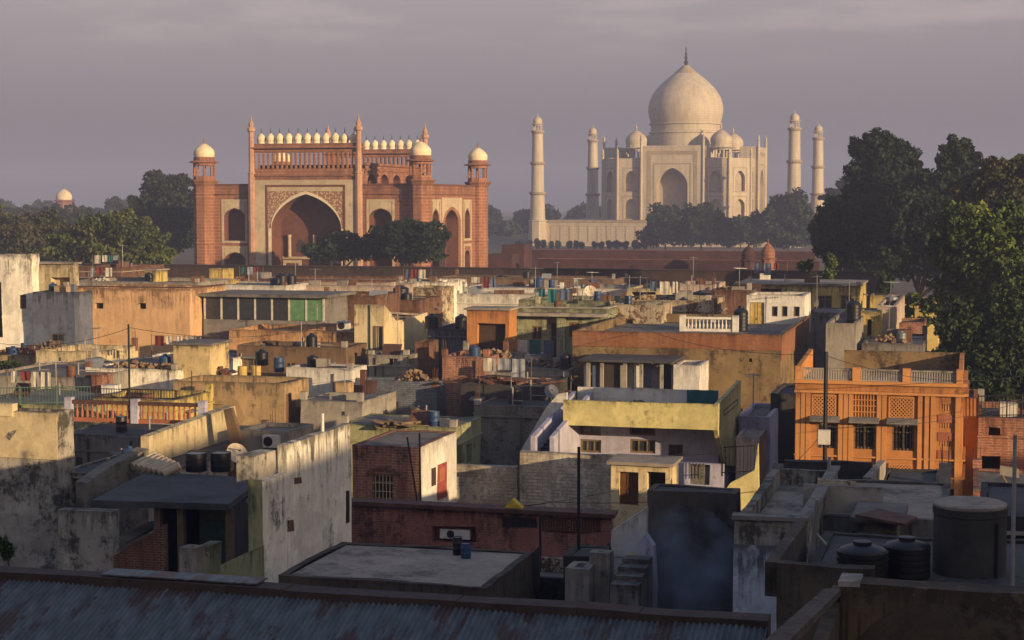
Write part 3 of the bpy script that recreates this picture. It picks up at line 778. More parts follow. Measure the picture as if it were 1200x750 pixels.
    for (i, j), lb in labs.items():
        mx, my = (tx0, tx1)[i], (TY, TY + TS)[j]
        Q = thing('minaret', lb, 'minaret', (mx, my, tz), 'white marble minarets around the mausoleum')
        s = MB(); s.lathe(mx, my, [(3.5, 0), (3.4, tz - .5), (3.6, tz - .4), (3.6, tz + .1), (2.8, tz + .12)], 8, R(22.5)); s.build('base', mar, Q)
        s = MB(); za, zb, zc = 19.6, 30.8, 42.4
        s.lathe(mx, my, [(3.0, tz), (2.9, tz + .6), (2.62, za - .8), (2.55, za), (2.45, za + .2), (2.32, zb - .6), (2.25, zb), (2.2, zb + .2), (2.02, zc)], 16); s.build('shaft', mar, Q, smooth=True)
        for q, r in ((za, 2.62), (zb, 2.34), (zc, 2.05)):
            b_ = MB(); b_.lathe(mx, my, [(r, q - .7), (r * 1.22, q - .1), (r * 1.25, q + .5), (r * 1.18, q + .5), (r * 1.18, q), (r * .9, q + .02)], 16); b_.build('balcony', ban, Q)
        chhatri(Q, mx, my, zc + .1, 1.75, 2.7, 2.3, (mar, mar), 8, 1.5, .35)
mausoleum()
#@@TOWNSTART
# ------------------------------------------------------------------ house builder
def grid(vals, step=0.5):
    vals = sorted(vals); out = []
    for a, b in zip(vals, vals[1:]):
        n = max(1, int((b - a) / step))
        out += [a + (b - a) * i / n for i in range(n)]
    return out + [vals[-1]]
def wall_face(mb, mp, u0, u1, z0, z1, holes=()):
    us, zs = [u0, u1], [z0, z1]
    for h in holes: us += [h[0], h[1]]; zs += [h[2], h[3]]
    us = grid(sorted(set(min(max(u, u0), u1) for u in us))); zs = grid(sorted(set(min(max(z, z0), z1) for z in zs)))
    for a, b in zip(us, us[1:]):
        for c, d in zip(zs, zs[1:]):
            if b - a < 1e-5 or d - c < 1e-5: continue
            um, zm = (a + b) / 2, (c + d) / 2
            if any(h[0] < um < h[1] and h[2] < zm < h[3] for h in holes): continue
            mb.quad(mp(a, c, 0), mp(b, c, 0), mp(b, d, 0), mp(a, d, 0))
    for a, b, c, d, dep in holes:
        mb.quad(mp(a, c, 0), mp(a, d, 0), mp(a, d, dep), mp(a, c, dep)); mb.quad(mp(b, c, 0), mp(b, d, 0), mp(b, d, dep), mp(b, c, dep))
        mb.quad(mp(a, c, 0), mp(b, c, 0), mp(b, c, dep), mp(a, c, dep)); mb.quad(mp(a, d, 0), mp(b, d, 0), mp(b, d, dep), mp(a, d, dep))
def slab_on(mb, mp, a, b, c, d, d0, d1):
    P = [mp(a, c, d0), mp(b, c, d0), mp(b, d, d0), mp(a, d, d0)]; Q = [mp(a, c, d1), mp(b, c, d1), mp(b, d, d1), mp(a, d, d1)]
    mb.quad(*P); mb.quad(*Q)
    for i in range(4):
        j = (i + 1) % 4; mb.quad(P[i], P[j], Q[j], Q[i])
DEPTH = {'win': .16, 'bars': .16, 'door': .12, 'open': 1.1, 'vent': .35, 'louvre': .1}
def fill_hole(T, mp, kind, a, b, c, d, o):
    dep = o.get('depth', DEPTH[kind]); w = min(.09, (b - a) * .12)
    if kind in ('win', 'bars'):
        f = MB(); rect_frame(f, mp, a, b, c, d, w, dep * .4, dep - .005)
        n = o.get('mull', 1 if b - a > .6 else 0)
        for i in range(n):
            u = a + (b - a) * (i + 1) / (n + 1); slab_on(f, mp, u - w * .35, u + w * .35, c + w, d - w, dep * .45, dep - .01)
        if d - c > 1.1: slab_on(f, mp, a + w, b - w, c + (d - c) * .68, c + (d - c) * .68 + w * .6, dep * .47, dep - .012)
        fr = f.build('window', o.get('fmat', M['frame']), T)
        p = MB(); p.quad(mp(a, c, dep), mp(b, c, dep), mp(b, d, dep), mp(a, d, dep)); p.build('pane', o.get('mat', M['glass']), fr)
        if kind == 'bars':
            g_ = MB(); k = max(3, int((b - a) / .16))
            for i in range(1, k):
                u = a + (b - a) * i / k; slab_on(g_, mp, u - .014, u + .014, c, d, .02, .05)
            for q in (.33, .66): slab_on(g_, mp, a, b, c + (d - c) * q - .014, c + (d - c) * q + .014, .052, .075)
            g_.build('bars', o.get('bmat', M['iron']), fr)
    elif kind == 'door':
        f = MB(); f.quad(mp(a, c, dep), mp(b, c, dep), mp(b, d, dep), mp(a, d, dep))
        k = 2 if b - a > .7 else 1
        for i in range(k):
            ua = a + (b - a) * i / k + .06; ub = a + (b - a) * (i + 1) / k - .06
            rect_frame(f, mp, ua, ub, c + .05, c + (d - c) * .48, .06, dep - .03, dep); rect_frame(f, mp, ua, ub, c + (d - c) * .52, d - .05, .06, dep - .03, dep)
        dr = f.build('door', o.get('mat', M['dark_wood']), T)
        h_ = MB(); slab_on(h_, mp, a + (b - a) * .47, a + (b - a) * .53, c + (d - c) * .46, c + (d - c) * .5, dep - .08, dep - .03); h_.build('handle', M['iron'], dr)
    elif kind == 'louvre':
        f = MB(); k = o.get('n', 5)
        f.quad(mp(a, c, dep), mp(b, c, dep), mp(b, d, dep), mp(a, d, dep))
        for i in range(k):
            u = a + (b - a) * (i + .5) / k; slab_on(f, mp, u - (b - a) / k * .28, u + (b - a) / k * .28, c, d, .01, dep - .02)
        f.build('grille', o.get('mat', M['orange_trim']), T)
    else:
        f = MB(); f.quad(mp(a, c, dep), mp(b, c, dep), mp(b, d, dep), mp(a, d, dep))
        f.build('dark_opening', o.get('mat', M['interior']), T)
    if o.get('shade'):
        s_ = MB(); ex = .18; sh = o['shade']
        P = [mp(a - ex, d + .06, -sh), mp(b + ex, d + .06, -sh), mp(b + ex, d + .16, .0), mp(a - ex, d + .16, .0)]
        s_.prism(P, (0, 0, .08)); s_.build('sunshade', o.get('smat', M['grey']), T)
    if o.get('sill'):
        s_ = MB(); slab_on(s_, mp, a - .08, b + .08, c - .1, c - .003, -.08, .02); s_.build('sill', M['grey_lt'], T)

drn = random.Random(11)
ROOFS = []
def decorate(T, front, right, X0, X1, Y, Y1, Zt, Zr, par, zb, wall, FH, RH):
    W, D = X1 - X0, Y1 - Y
    zf = Zt if par <= .02 else Zr
    def stain_free(u0, u1): return all(u1 < q[0] - .1 or u0 > q[1] + .1 for _, q, _ in FH)
    # ledge under the parapet
    if drn.random() < .5:
        m = MB(); z = Zt - drn.uniform(.5, 1.0)
        m.box(X0 - .02, X1 + .1, Y - .12, Y - .002, z, z + .09); m.box(X1 + .002, X1 + .1, Y - .002, Y1, z, z + .09); m.build('ledge', M['grey_lt' if drn.random() < .5 else wall], T, worn=.03)
    # rain pipe
    for _ in range(drn.choice((0, 1, 1, 2))):
        u = drn.uniform(X0 + .3, X1 - .3)
        if stain_free(u - .1, u + .1):
            m = MB(); m.tube((u, Y - .07, zb), (u, Y - .07, Zt - drn.uniform(.1, .6)), .05, n=6); m.build('drainpipe', M[drn.choice(('pipe', 'iron', 'wood'))], T)
    # corner posts, some with bare reinforcing rods
    for (cx, cy) in ((X0 + .15, Y + .15), (X1 - .15, Y + .15), (X1 - .15, Y1 - .15), (X0 + .15, Y1 - .15)):
        if drn.random() < .42:
            h = drn.uniform(.2, .7); m = MB(); m.box(cx - .17, cx + .17, cy - .17, cy + .17, Zt + .02 - (.4 if par > .4 else 0), Zt + h); m.build('corner_post', M[drn.choice(('grey_lt', 'brick', wall))], T, worn=.03)
            if drn.random() < .5:
                m = MB()
                for a in (-.09, .09):
                    for b in (-.09, .09): m.tube((cx + a, cy + b, Zt + h - .1), (cx + a + drn.uniform(-.08, .08), cy + b + drn.uniform(-.08, .08), Zt + h + drn.uniform(.4, .9)), .014, n=4)
                m.build('reinforcing_rods', M['rust'], T)
    # things built on the roof: partition stub, hatch block, patch of newer cement, low step
    if W > 3 and D > 2.5:
        for _ in range(drn.choice((1, 2, 3))):
            k = drn.random(); x = drn.uniform(X0 + .6, X1 - 1.4); y = drn.uniform(Y + .5, Y1 - 1.2)
            m = MB()
            if k < .3:
                m.box(x, x + drn.uniform(.8, min(3.0, X1 - x - .3)), y, y + .18, zf + .01, zf + drn.uniform(.3, .9)); m.build('partition_stub', M[drn.choice(('brick', 'grey_lt', 'peel'))], T, worn=.07)
            elif k < .55:
                m.box(x, x + drn.uniform(.7, 1.1), y, y + drn.uniform(.6, 1.0), zf + .01, zf + drn.uniform(.35, .85)); m.build('roof_block', M[drn.choice(('grey', 'white', 'brick', 'tan'))], T, worn=.04)
            elif k < .8:
                w_ = min(drn.uniform(1, 3), X1 - x - .3); d_ = min(drn.uniform(.8, 2), Y1 - y - .3)
                m.box(x, x + w_, y, y + d_, zf + .005, zf + .03); m.build('cement_patch', M[drn.choice(('roof_lt', 'roof_dk', 'roof_lit'))], T, worn=.012)
            else:
                m.tube((x, y, zf), (x, y, zf + drn.uniform(.5, 1.3)), .05, n=6); m.tube((x, y, zf + .3), (x + drn.uniform(.5, 1.5), y + .1, zf + .28), .035, n=5); m.build('roof_pipe', M['pipe'], T)
    # windows on blank faces
    opts = [('win', {}), ('bars', {}), ('vent', {}), ('door', {})]
    if not FH and Zt - zb > 4 and W > 3:
        for i in range(int(W / 2.6)):
            if drn.random() < .6:
                u = X0 + .5 + i * 2.6 + drn.uniform(0, .8); w_ = drn.uniform(.5, 1.0); z1 = Zt - drn.uniform(.9, 1.3); h = drn.uniform(.6, 1.1)
                if u + w_ < X1 - .3: FH.append((drn.choice(('win', 'bars', 'win')), (u, u + w_, z1 - h, z1), {'flush': 1, 'shade': drn.choice((0, .35, .5)), 'sill': drn.random() < .5}))
    if not RH and D > 3 and Zt - zb > 4:
        for i in range(int(D / 3)):
            if drn.random() < .6:
                u = Y + .6 + i * 3 + drn.uniform(0, 1); w_ = drn.uniform(.5, .9); z1 = Zt - drn.uniform(.9, 1.3); h = drn.uniform(.6, 1.1)
                if u + w_ < Y1 - .3: RH.append(('win', (u, u + w_, z1 - h, z1), {'flush': 1, 'shade': drn.choice((0, .4)), 'sill': drn.random() < .4}))
def house(name, label, x0, x1, yt, Y, x2=None, dep=None, wall='grey', roof='roof', par=.5, pt=.2, fh=(), rh=(), cat='house', zb=0.0, worn=.05, group=None, cop=None, deco=True, X0=None, X1=None, Zt=None):
    X0 = atY(x0, yt, Y).x if X0 is None else X0
    X1 = atY(x1, yt, Y).x if X1 is None else X1
    Zt = atY((x0 + x1) / 2, yt, Y).z if Zt is None else Zt
    Y1 = atX(x2, yt, X1).y if x2 else Y + dep
    if x2 and not (Y + 1 < Y1 < Y + 30): print('DEPTH?', label, Y, Y1)
    T = thing(name, label, cat, ((X0 + X1) / 2, (Y + Y1) / 2, zb), group)
    front = lambda u, z, d: (u, Y + d, z)
    right = lambda u, z, d: (X1 - d, u, z)
    ww = MB(); FH, RH = [], []
    for h in fh:
        kind, a, b, c, d = h[:5]; o = h[5] if len(h) > 5 else {}
        q = (max(X0 + .03, atY(a, d, Y).x), min(X1 - .03, atY(b, d, Y).x), max(zb + .02, atY((a + b) / 2, d, Y).z), min(Zt - .05, atY((a + b) / 2, c, Y).z))
        FH.append((kind, q, o))
    for h in rh:
        kind, a, b, c, d = h[:5]; o = h[5] if len(h) > 5 else {}
        q = (max(Y + .03, atX(a, d, X1).y), min(Y1 - .03, atX(b, d, X1).y), max(zb + .02, atX((a + b) / 2, d, X1).z), min(Zt - .05, atX((a + b) / 2, c, X1).z))
        RH.append((kind, q, o))
    Zr = Zt - par
    if name == 'house' and deco and X1 - X0 > 2.5:
        decorate(T, front, right, X0, X1, Y, Y1, Zt, Zr, par, zb, wall, FH, RH)
    wall_face(ww, front, X0, X1, zb, Zt, [q + (o.get('depth', DEPTH[k]),) for k, q, o in FH])
    wall_face(ww, right, Y, Y1, zb, Zt, [q + (o.get('depth', DEPTH[k]),) for k, q, o in RH])
    wall_face(ww, lambda u, z, d: (X0, u, z), Y, Y1, zb, Zt)
    wall_face(ww, lambda u, z, d: (u, Y1, z), X0, X1, zb, Zt)
    Zr = Zt - par
    if par > 0.02:
        xs_, ys_ = grid([X0, X1]), grid([Y, Y1])
        for a, b in zip(xs_, xs_[1:]):
            ww.quad((a, Y, Zt), (b, Y, Zt), (b, Y + pt, Zt), (a, Y + pt, Zt)); ww.quad((a, Y1 - pt, Zt), (b, Y1 - pt, Zt), (b, Y1, Zt), (a, Y1, Zt))
            ww.quad((a, Y + pt, Zr), (b, Y + pt, Zr), (b, Y + pt, Zt), (a, Y + pt, Zt)); ww.quad((a, Y1 - pt, Zr), (b, Y1 - pt, Zr), (b, Y1 - pt, Zt), (a, Y1 - pt, Zt))
        for a, b in zip(ys_, ys_[1:]):
            a_, b_ = max(a, Y + pt), min(b, Y1 - pt)
            if b_ <= a_: continue
            ww.quad((X0, a_, Zt), (X0 + pt, a_, Zt), (X0 + pt, b_, Zt), (X0, b_, Zt)); ww.quad((X1 - pt, a_, Zt), (X1, a_, Zt), (X1, b_, Zt), (X1 - pt, b_, Zt))
            ww.quad((X0 + pt, a_, Zr), (X0 + pt, b_, Zr), (X0 + pt, b_, Zt), (X0 + pt, a_, Zt)); ww.quad((X1 - pt, a_, Zr), (X1 - pt, b_, Zr), (X1 - pt, b_, Zt), (X1 - pt, a_, Zt))
    ww.build('wall', M[wall], T, worn=worn)
    rf = MB()
    if par > 0.02:
        for a, b in zip(grid([X0 + pt, X1 - pt], 1.5), grid([X0 + pt, X1 - pt], 1.5)[1:]): rf.quad((a, Y + pt, Zr), (b, Y + pt, Zr), (b, Y1 - pt, Zr), (a, Y1 - pt, Zr))
    else:
        o_ = .18
        rf.box(X0 - o_, X1 + o_, Y - o_, Y1 + o_, Zt - .02, Zt + .12)
    rf.build('roof', M[roof], T, worn=worn)
    if cop:
        cb = MB(); o_ = .06
        cb.box(X0 - o_, X1 + o_, Y - o_, Y + pt + .03, Zt + .05, Zt + .14); cb.box(X1 - pt - .03, X1 + o_, Y + pt + .03, Y1, Zt + .05, Zt + .14)
        cb.build('coping', M[cop], T, worn=worn)
    for (k, q, o) in FH: fill_hole(T, front, k, *q, o)
    for (k, q, o) in RH: fill_hole(T, right, k, *q, o)
    if name == 'house' and deco and (X1 - X0) * (Y1 - Y) > 9 and not any(k in label for k in ('dim low houses', 'right edge', 'wide cement terrace', 'dark lower roofs', 'before the white side', 'pale slab roof', 'long grey low')): ROOFS.append((label, X0 + .5, X1 - .5, Y + .5, Y1 - .5, Zr if par > .02 else Zt + .12))
    return dict(T=T, X0=X0, X1=X1, Y=Y, Y1=Y1, Zt=Zt, Zr=Zr, front=front, right=right, label=label)

def polyY(pts, Y):  return [atY(x, y, Y) for x, y in pts]
def polyX(pts, X):  return [atX(x, y, X) for x, y in pts]
def wall_y(name, label, pts, Y, th=.22, mat='grey', cat='wall', group=None, worn=.03, parent=None):
    m = MB(); P = polyY(pts, Y); m.prism(P, (0, th, 0))
    if cat in ('wall',) and parent is None and min(p.z for p in P) > .3: m.box(min(p.x for p in P) + .01, max(p.x for p in P) - .01, Y + .01, Y + th - .01, 0, min(p.z for p in P) + .04)
    return one(name, m, M[mat], label, cat, group, worn=worn) if parent is None else m.build(name, M[mat], parent, worn=worn)
def wall_x(name, label, pts, X, th=.22, mat='grey', cat='wall', group=None, worn=.03, parent=None):
    m = MB(); P = polyX(pts, X); m.prism(P, (-th, 0, 0))
    if cat in ('wall',) and parent is None and min(p.z for p in P) > .3: m.box(X - th + .01, X - .01, min(p.y for p in P) + .01, max(p.y for p in P) - .01, 0, min(p.z for p in P) + .04)
    return one(name, m, M[mat], label, cat, group, worn=worn) if parent is None else m.build(name, M[mat], parent, worn=worn)
def flat(name, label, pts, Z, th=.15, mat='roof', cat='roof', worn=.02, group=None):
    m = MB(); P = [atZ(x, y, Z) for x, y in pts]; m.prism([p - Vector((0, 0, th)) for p in P], (0, 0, th))
    return one(name, m, M[mat], label, cat, group, worn=worn)

# ------------------------------------------------------------------ small rooftop things
def rest(px, py, Y):
    """the surface a thing stands on: the roof met by the line of sight, else the roof straight below"""
    bpy.context.view_layer.update(); dg = bpy.context.evaluated_depsgraph_get()
    d = ray(px, py).normalized()
    ok, loc, nrm, *_ = scene.ray_cast(dg, EYE + d * 2, d)
    if ok and abs(nrm.z) > .6 and abs(loc.y - Y) < 14: return loc
    p = atY(px, py, Y)
    ok, loc, nrm, *_ = scene.ray_cast(dg, Vector((p.x, p.y, p.z + 2.2)), Vector((0, 0, -1)))
    return loc if ok else p
def water_tank(loc, r, h, label, mat='black_plastic', group=None):
    T = thing('water_tank', label, 'water tank', loc, group)
    x, y, z = loc; b = MB(); prof = [(r * .94, z), (r, z + .05)]
    n = 5
    for i in range(n):
        q = z + .08 + (h * .78) * i / n
        prof += [(r, q), (r, q + h * .78 / n * .7), (r * .95, q + h * .78 / n * .8), (r * .95, q + h * .78 / n * .95)]
    prof += [(r, z + h * .8), (r * .9, z + h * .88), (r * .5, z + h * .97), (r * .34, z + h)]
    b.lathe(x, y, prof, 20); b.build('body', M[mat], T, smooth=True)
    l = MB(); l.lathe(x, y, [(r * .36, z + h * .99), (r * .36, z + h * 1.07), (r * .2, z + h * 1.09)], 14); l.build('lid', M[mat], T)
    return T
def drum(loc, r, h, label, mat='black_plastic', group=None):
    T = thing('water_drum', label, 'water drum', loc, group)
    x, y, z = loc; b = MB(); b.lathe(x, y, [(r * .96, z), (r, z + .04), (r, z + h * .33), (r * 1.04, z + h * .35), (r, z + h * .37), (r, z + h * .66), (r * 1.04, z + h * .68), (r, z + h * .7), (r, z + h), (r * .93, z + h)], 18, cap=False)
    b.build('body', M[mat], T, smooth=True)
    l = MB(); l.lathe(x, y, [(r * .95, z + h - .06), (r * .95, z + h - .02)], 18); l.build('lid', M['grey_metal'], T)
    return T
def sat_dish(loc, r, label, az=-60, el=35, mat='dish', group=None):
    T = thing('satellite_dish', label, 'satellite dish', loc, group)
    x, y, z = loc
    a, e_ = R(az), R(el)
    ax = Vector((math.cos(a) * math.cos(e_), math.sin(a) * math.cos(e_), math.sin(e_)))
    s1 = ax.orthogonal().normalized(); s2 = ax.cross(s1)
    c = Vector((x, y, z + r * 1.35)); b = MB(); n = 22
    for side in (0, -.02):
        k = len(b.v); rings = 6
        for j in range(rings + 1):
            rr = r * j / rings; dz = .28 * rr * rr / r + side
            for i in range(n):
                t = 2 * math.pi * i / n; b.v.append(tuple(c + ax * dz + s1 * (rr * math.cos(t)) + s2 * (rr * math.sin(t) * 1.06)))
        for j in range(rings):
            for i in range(n):
                i2 = (i + 1) % n; b.f.append((k + j * n + i, k + j * n + i2, k + (j + 1) * n + i2, k + (j + 1) * n + i))
    b.build('reflector', M[mat], T, smooth=True)
    p = MB(); p.tube((x, y, z), (x, y, z + r * .9), .035); p.tube((x, y, z + r * .9), c - ax * .04, .035); p.build('mast', M['grey_metal'], T)
    q = MB(); q.tube(c + s2 * (r * .98) + ax * (.28 * r), c + ax * (r * .95), .016); q.tube(c + ax * (r * .86), c + ax * (r * 1.02), .05); q.build('receiver', M['grey_metal'], T)
    return T
def ac_unit(loc, label, w=.85, h=.6, d=.32, group=None, rot=0):
    T = thing('air_conditioner', label, 'air conditioner', loc, group)
    x, y, z = loc; b = MB(); b.box(x - w / 2, x + w / 2, y, y + d, z + .06, z + h); b.build('case', M['white_metal'], T)
    f = MB(); f.lathe(0, 0, [(h * .36, 0), (h * .36, .02), (h * .33, .02), (h * .33, .004), (.01, .004)], 20)
    f.v = [(x - w * .14 + v[0], y - .001 - v[2], z + .06 + (h - .06) / 2 + v[1]) for v in f.v]
    f.build('fan', M['iron'], T)
    s_ = MB(); s_.box(x - w * .4, x - w * .32, y + .02, y + d - .02, z, z + .06); s_.box(x + w * .32, x + w * .4, y + .02, y + d - .02, z, z + .06); s_.build('feet', M['iron'], T)
    return T
def pole(loc, h, r, label, mat='iron', name='pole', group=None, lean=(0, 0), cross=0):
    T = thing(name, label, 'pole', loc, group); x, y, z = loc
    b = MB(); b.tube((x, y, z - .02), (x + lean[0], y + lean[1], z + h), r, r * .85, 8); b.build('shaft', M[mat], T)
    for i in range(cross):
        c_ = MB(); q = z + h * (.97 - .07 * i); c_.box(x + lean[0] - .35, x + lean[0] + .35, y + lean[1] - .04, y + lean[1] + .04, q, q + .06); c_.build('crossarm', M[mat], T)
    return T
def wire(p, q, label, sag=.4, r=.014, group=None):
    m = MB(); p, q = Vector(p), Vector(q); n = 14; pts = []
    for i in range(n + 1):
        t = i / n; v = p.lerp(q, t); v.z -= sag * 4 * t * (1 - t); pts.append(v)
    for a, b in zip(pts, pts[1:]): m.tube(a, b, r, n=4)
    return one('overhead_wire', m, M['iron'], label, 'wire', group)
def scrap(loc, w, d, label, mat='rust', n=30, name='scrap_heap', cat='scrap'):
    m = MB(); x, y, z = loc
    for i in range(n):
        L, b_ = random.uniform(.4, 1.5), random.choice((.06, .1, .3, .5)); c = Vector((x + max(-.5, min(.5, random.gauss(0, .27))) * w, y + max(-.5, min(.5, random.gauss(0, .27))) * d, z + .02 + random.random() * .22))
        a = random.uniform(0, 3.14); t = random.uniform(-.22, .22); u = Vector((math.cos(a) * math.cos(t), math.sin(a) * math.cos(t), math.sin(t))); v = Vector((-math.sin(a), math.cos(a), random.uniform(-.25, .25))).normalized()
        m.prism([c - u * L / 2 - v * b_ / 2, c + u * L / 2 - v * b_ / 2, c + u * L / 2 + v * b_ / 2, c - u * L / 2 + v * b_ / 2], (0, 0, random.choice((.03, .05, .12))))
    return one(name, m, M[mat], label, cat, loc=loc)
def heap(loc, w, d, h, label, mat='rubble', n=40, size=.22, name='rubble_heap', cat='rubble'):
    m = MB(); x, y, z = loc
    for i in range(n):
        a, b = max(-.5, min(.5, random.gauss(0, .24))), max(-.5, min(.5, random.gauss(0, .24)))
        q = max(0, 1 - math.hypot(a, b) * 1.2) * h * random.random()
        s = size * (.5 + random.random())
        c = Vector((x + a * w, y + b * d, z + q + s * .3)); pts = []
        rx = Vector((random.uniform(-1, 1), random.uniform(-1, 1), random.uniform(-.5, .5))).normalized(); ry = rx.orthogonal().normalized(); rz = rx.cross(ry)
        base = [c + rx * (sx * s * .6) + ry * (sy * s * .4) - rz * (s * .25) for sx, sy in ((-1, -1), (1, -1), (1, 1), (-1, 1))]
        m.prism(base, rz * (s * .5))
    return one(name, m, M[mat], label, cat, loc=loc)
def balustrade(label, P, Q, h, mat='terracotta', pmat='white', posts=2, nb=20, group=None, rail='brown_sheet'):
    """P, Q: ends of the base line"""
    P, Q = Vector(P), Vector(Q); T = thing('balustrade', label, 'balustrade', (P + Q) / 2, group)
    d = (Q - P); L = d.length; d.normalize(); nrm = Vector((-d.y, d.x, 0))
    def bx(mb, t0, t1, w, z0, z1):
        a = P + d * t0 - nrm * w / 2; b = P + d * t1 - nrm * w / 2
        mb.prism([a + Vector((0, 0, z0)), b + Vector((0, 0, z0)), b + nrm * w + Vector((0, 0, z0)), a + nrm * w + Vector((0, 0, z0))], (0, 0, z1 - z0))
    m = MB(); bx(m, 0, L, .2, 0, h * .2); m.build('plinth', M[mat], T)
    m = MB(); bx(m, 0, L, .24, h * .84, h); m.build('rail', M[rail], T)
    for i in range(nb):
        t = L * (i + .5) / nb; c = P + d * t; m = MB()
        w = L / nb * .22
        m.lathe(c.x, c.y, [(w * .8, c.z + h * .2), (w * 1.25, c.z + h * .4), (w * .6, c.z + h * .62), (w * .9, c.z + h * .84)], 7); m.build('baluster', M[mat], T)
    for i in range(posts):
        t = L * i / max(1, posts - 1); m = MB(); bx(m, t - .2, t + .2, .36, 0, h * 1.12); m.build('post', M[pmat], T)
    return T
def railing(label, P, Q, h, mat='green_iron', step=.16, name='railing', post=2.0):
    P, Q = Vector(P), Vector(Q); T = thing(name, label, 'railing', (P + Q) / 2); d = Q - P; L = d.length
    m = MB(); n = max(2, int(L / step))
    for i in range(n + 1):
        c = P.lerp(Q, i / n); m.tube(c, c + Vector((0, 0, h)), .018, n=4)
    m.build('bars', M[mat], T)
    for q in (.12, .96):
        m = MB(); m.tube(P + Vector((0, 0, h * q)), Q + Vector((0, 0, h * q)), .028, n=5); m.build('rail', M[mat], T)
    for i in range(int(L / post) + 1):
        c = P.lerp(Q, i * post / L); m = MB(); m.tube(c, c + Vector((0, 0, h * 1.05)), .04, n=6); m.build('post', M[mat], T)
    return T
def bench_line(): pass

# ------------------------------------------------------------------ trees
def leaves(mb_v, c, r, n, size):
    """n leaf faces gathered in clumps near the skin of an ellipsoid"""
    c, r = np.array(c), np.array(r)
    K = max(10, int(n / 110))
    d = rng.normal(size=(K, 3)); d /= np.linalg.norm(d, axis=1)[:, None]
    d[:, 2] = np.where(d[:, 2] < -.35, -d[:, 2] * .6, d[:, 2])
    cc = d * rng.uniform(.5, 1.06, (K, 1))
    k = rng.integers(0, K, n)
    off = rng.normal(size=(n, 3)); off /= np.linalg.norm(off, axis=1)[:, None]
    cr_ = rng.uniform(.17, .36, K)
    p = cc[k] + off * (cr_[k] * rng.uniform(.35, 1.05, n) ** .6)[:, None]
    m = int(n * .3); q_ = rng.normal(size=(m, 3)); q_ /= np.linalg.norm(q_, axis=1)[:, None]; p[:m] = q_ * (.78 * rng.uniform(.1, 1, m) ** .5)[:, None]
    p = c + p * r
    a = rng.normal(size=(n, 3)); a /= np.linalg.norm(a, axis=1)[:, None]
    b = np.cross(a, rng.normal(size=(n, 3))); b /= np.linalg.norm(b, axis=1)[:, None]
    s = (size * rng.uniform(.4, 1.6, n))[:, None]
    mb_v.append(np.stack([p - a * s, p + b * s * .55, p + a * s, p - b * s * .55], 1).reshape(-1, 3))
def tree(name, label, lobes, Y, mat, base=None, dens=1.0, cat='tree', group=None, zg=0.0, trunk=None, leafk=1.0, spread=.5):
    """lobes: (px, py, rx, ry) in photo pixels, at depth Y; the crown is as deep as it is wide"""
    L = []
    k = Y / math.cos(YAW) / FPX
    for i, (px, py, rx, ry) in enumerate(lobes):
        yy = Y + (random.random() - .5) * spread * rx * k * 2
        p = atY(px, py, yy); L.append((p, rx * k, ry * k))
    bx = base if base is not None else sum(l[0] for l in lobes) / len(lobes)
    b = atY(bx, 240, Y); b.z = zg
    T = thing(name, label, cat, b, group)
    size = .06 + Y * .00095 * leafk
    vv = []
    for (p, rx, rz) in L:
        area = 4 * math.pi * rx * rz
        n = int(min(15000, max(300, area / (size * size) * 2.6 * dens)))
        leaves(vv, p, (rx, rx * .9, rz), n, size)
    v = np.concatenate(vv); nq = len(v) // 4
    me = bpy.data.meshes.new('crown'); v = v - np.array(b)
    me.vertices.add(len(v)); me.vertices.foreach_set('co', v.astype(np.float32).ravel())
    me.loops.add(nq * 4); me.loops.foreach_set('vertex_index', np.arange(nq * 4, dtype=np.int32))
    me.polygons.add(nq); me.polygons.foreach_set('loop_start', np.arange(0, nq * 4, 4, dtype=np.int32)); me.polygons.foreach_set('loop_total', np.full(nq, 4, dtype=np.int32))
    me.materials.append(M[mat]); me.update(calc_edges=True); me.validate()
    o = bpy.data.objects.new('crown', me); COL.objects.link(o); o.parent = T
    zc = min(p.z - rz * .5 for p, rx, rz in L); tp = max(L, key=lambda q: q[0].z)
    rt = trunk or max(.08, .035 * (tp[0].z - zg))
    m = MB(); fork = Vector((b.x, b.y, max(zg + .3, zg + (zc - zg) * .8)))
    m.tube(b, fork, rt, rt * .75, 9)
    for p, rx, rz in L:
        mid = fork.lerp(p, .5) + Vector((0, 0, rz * .1)); m.tube(fork, mid, rt * .5, rt * .32, 6); m.tube(mid, p + Vector((0, 0, rz * .3)), rt * .32, rt * .1, 6)
    m.build('trunk', M['bark'], T)
    return T
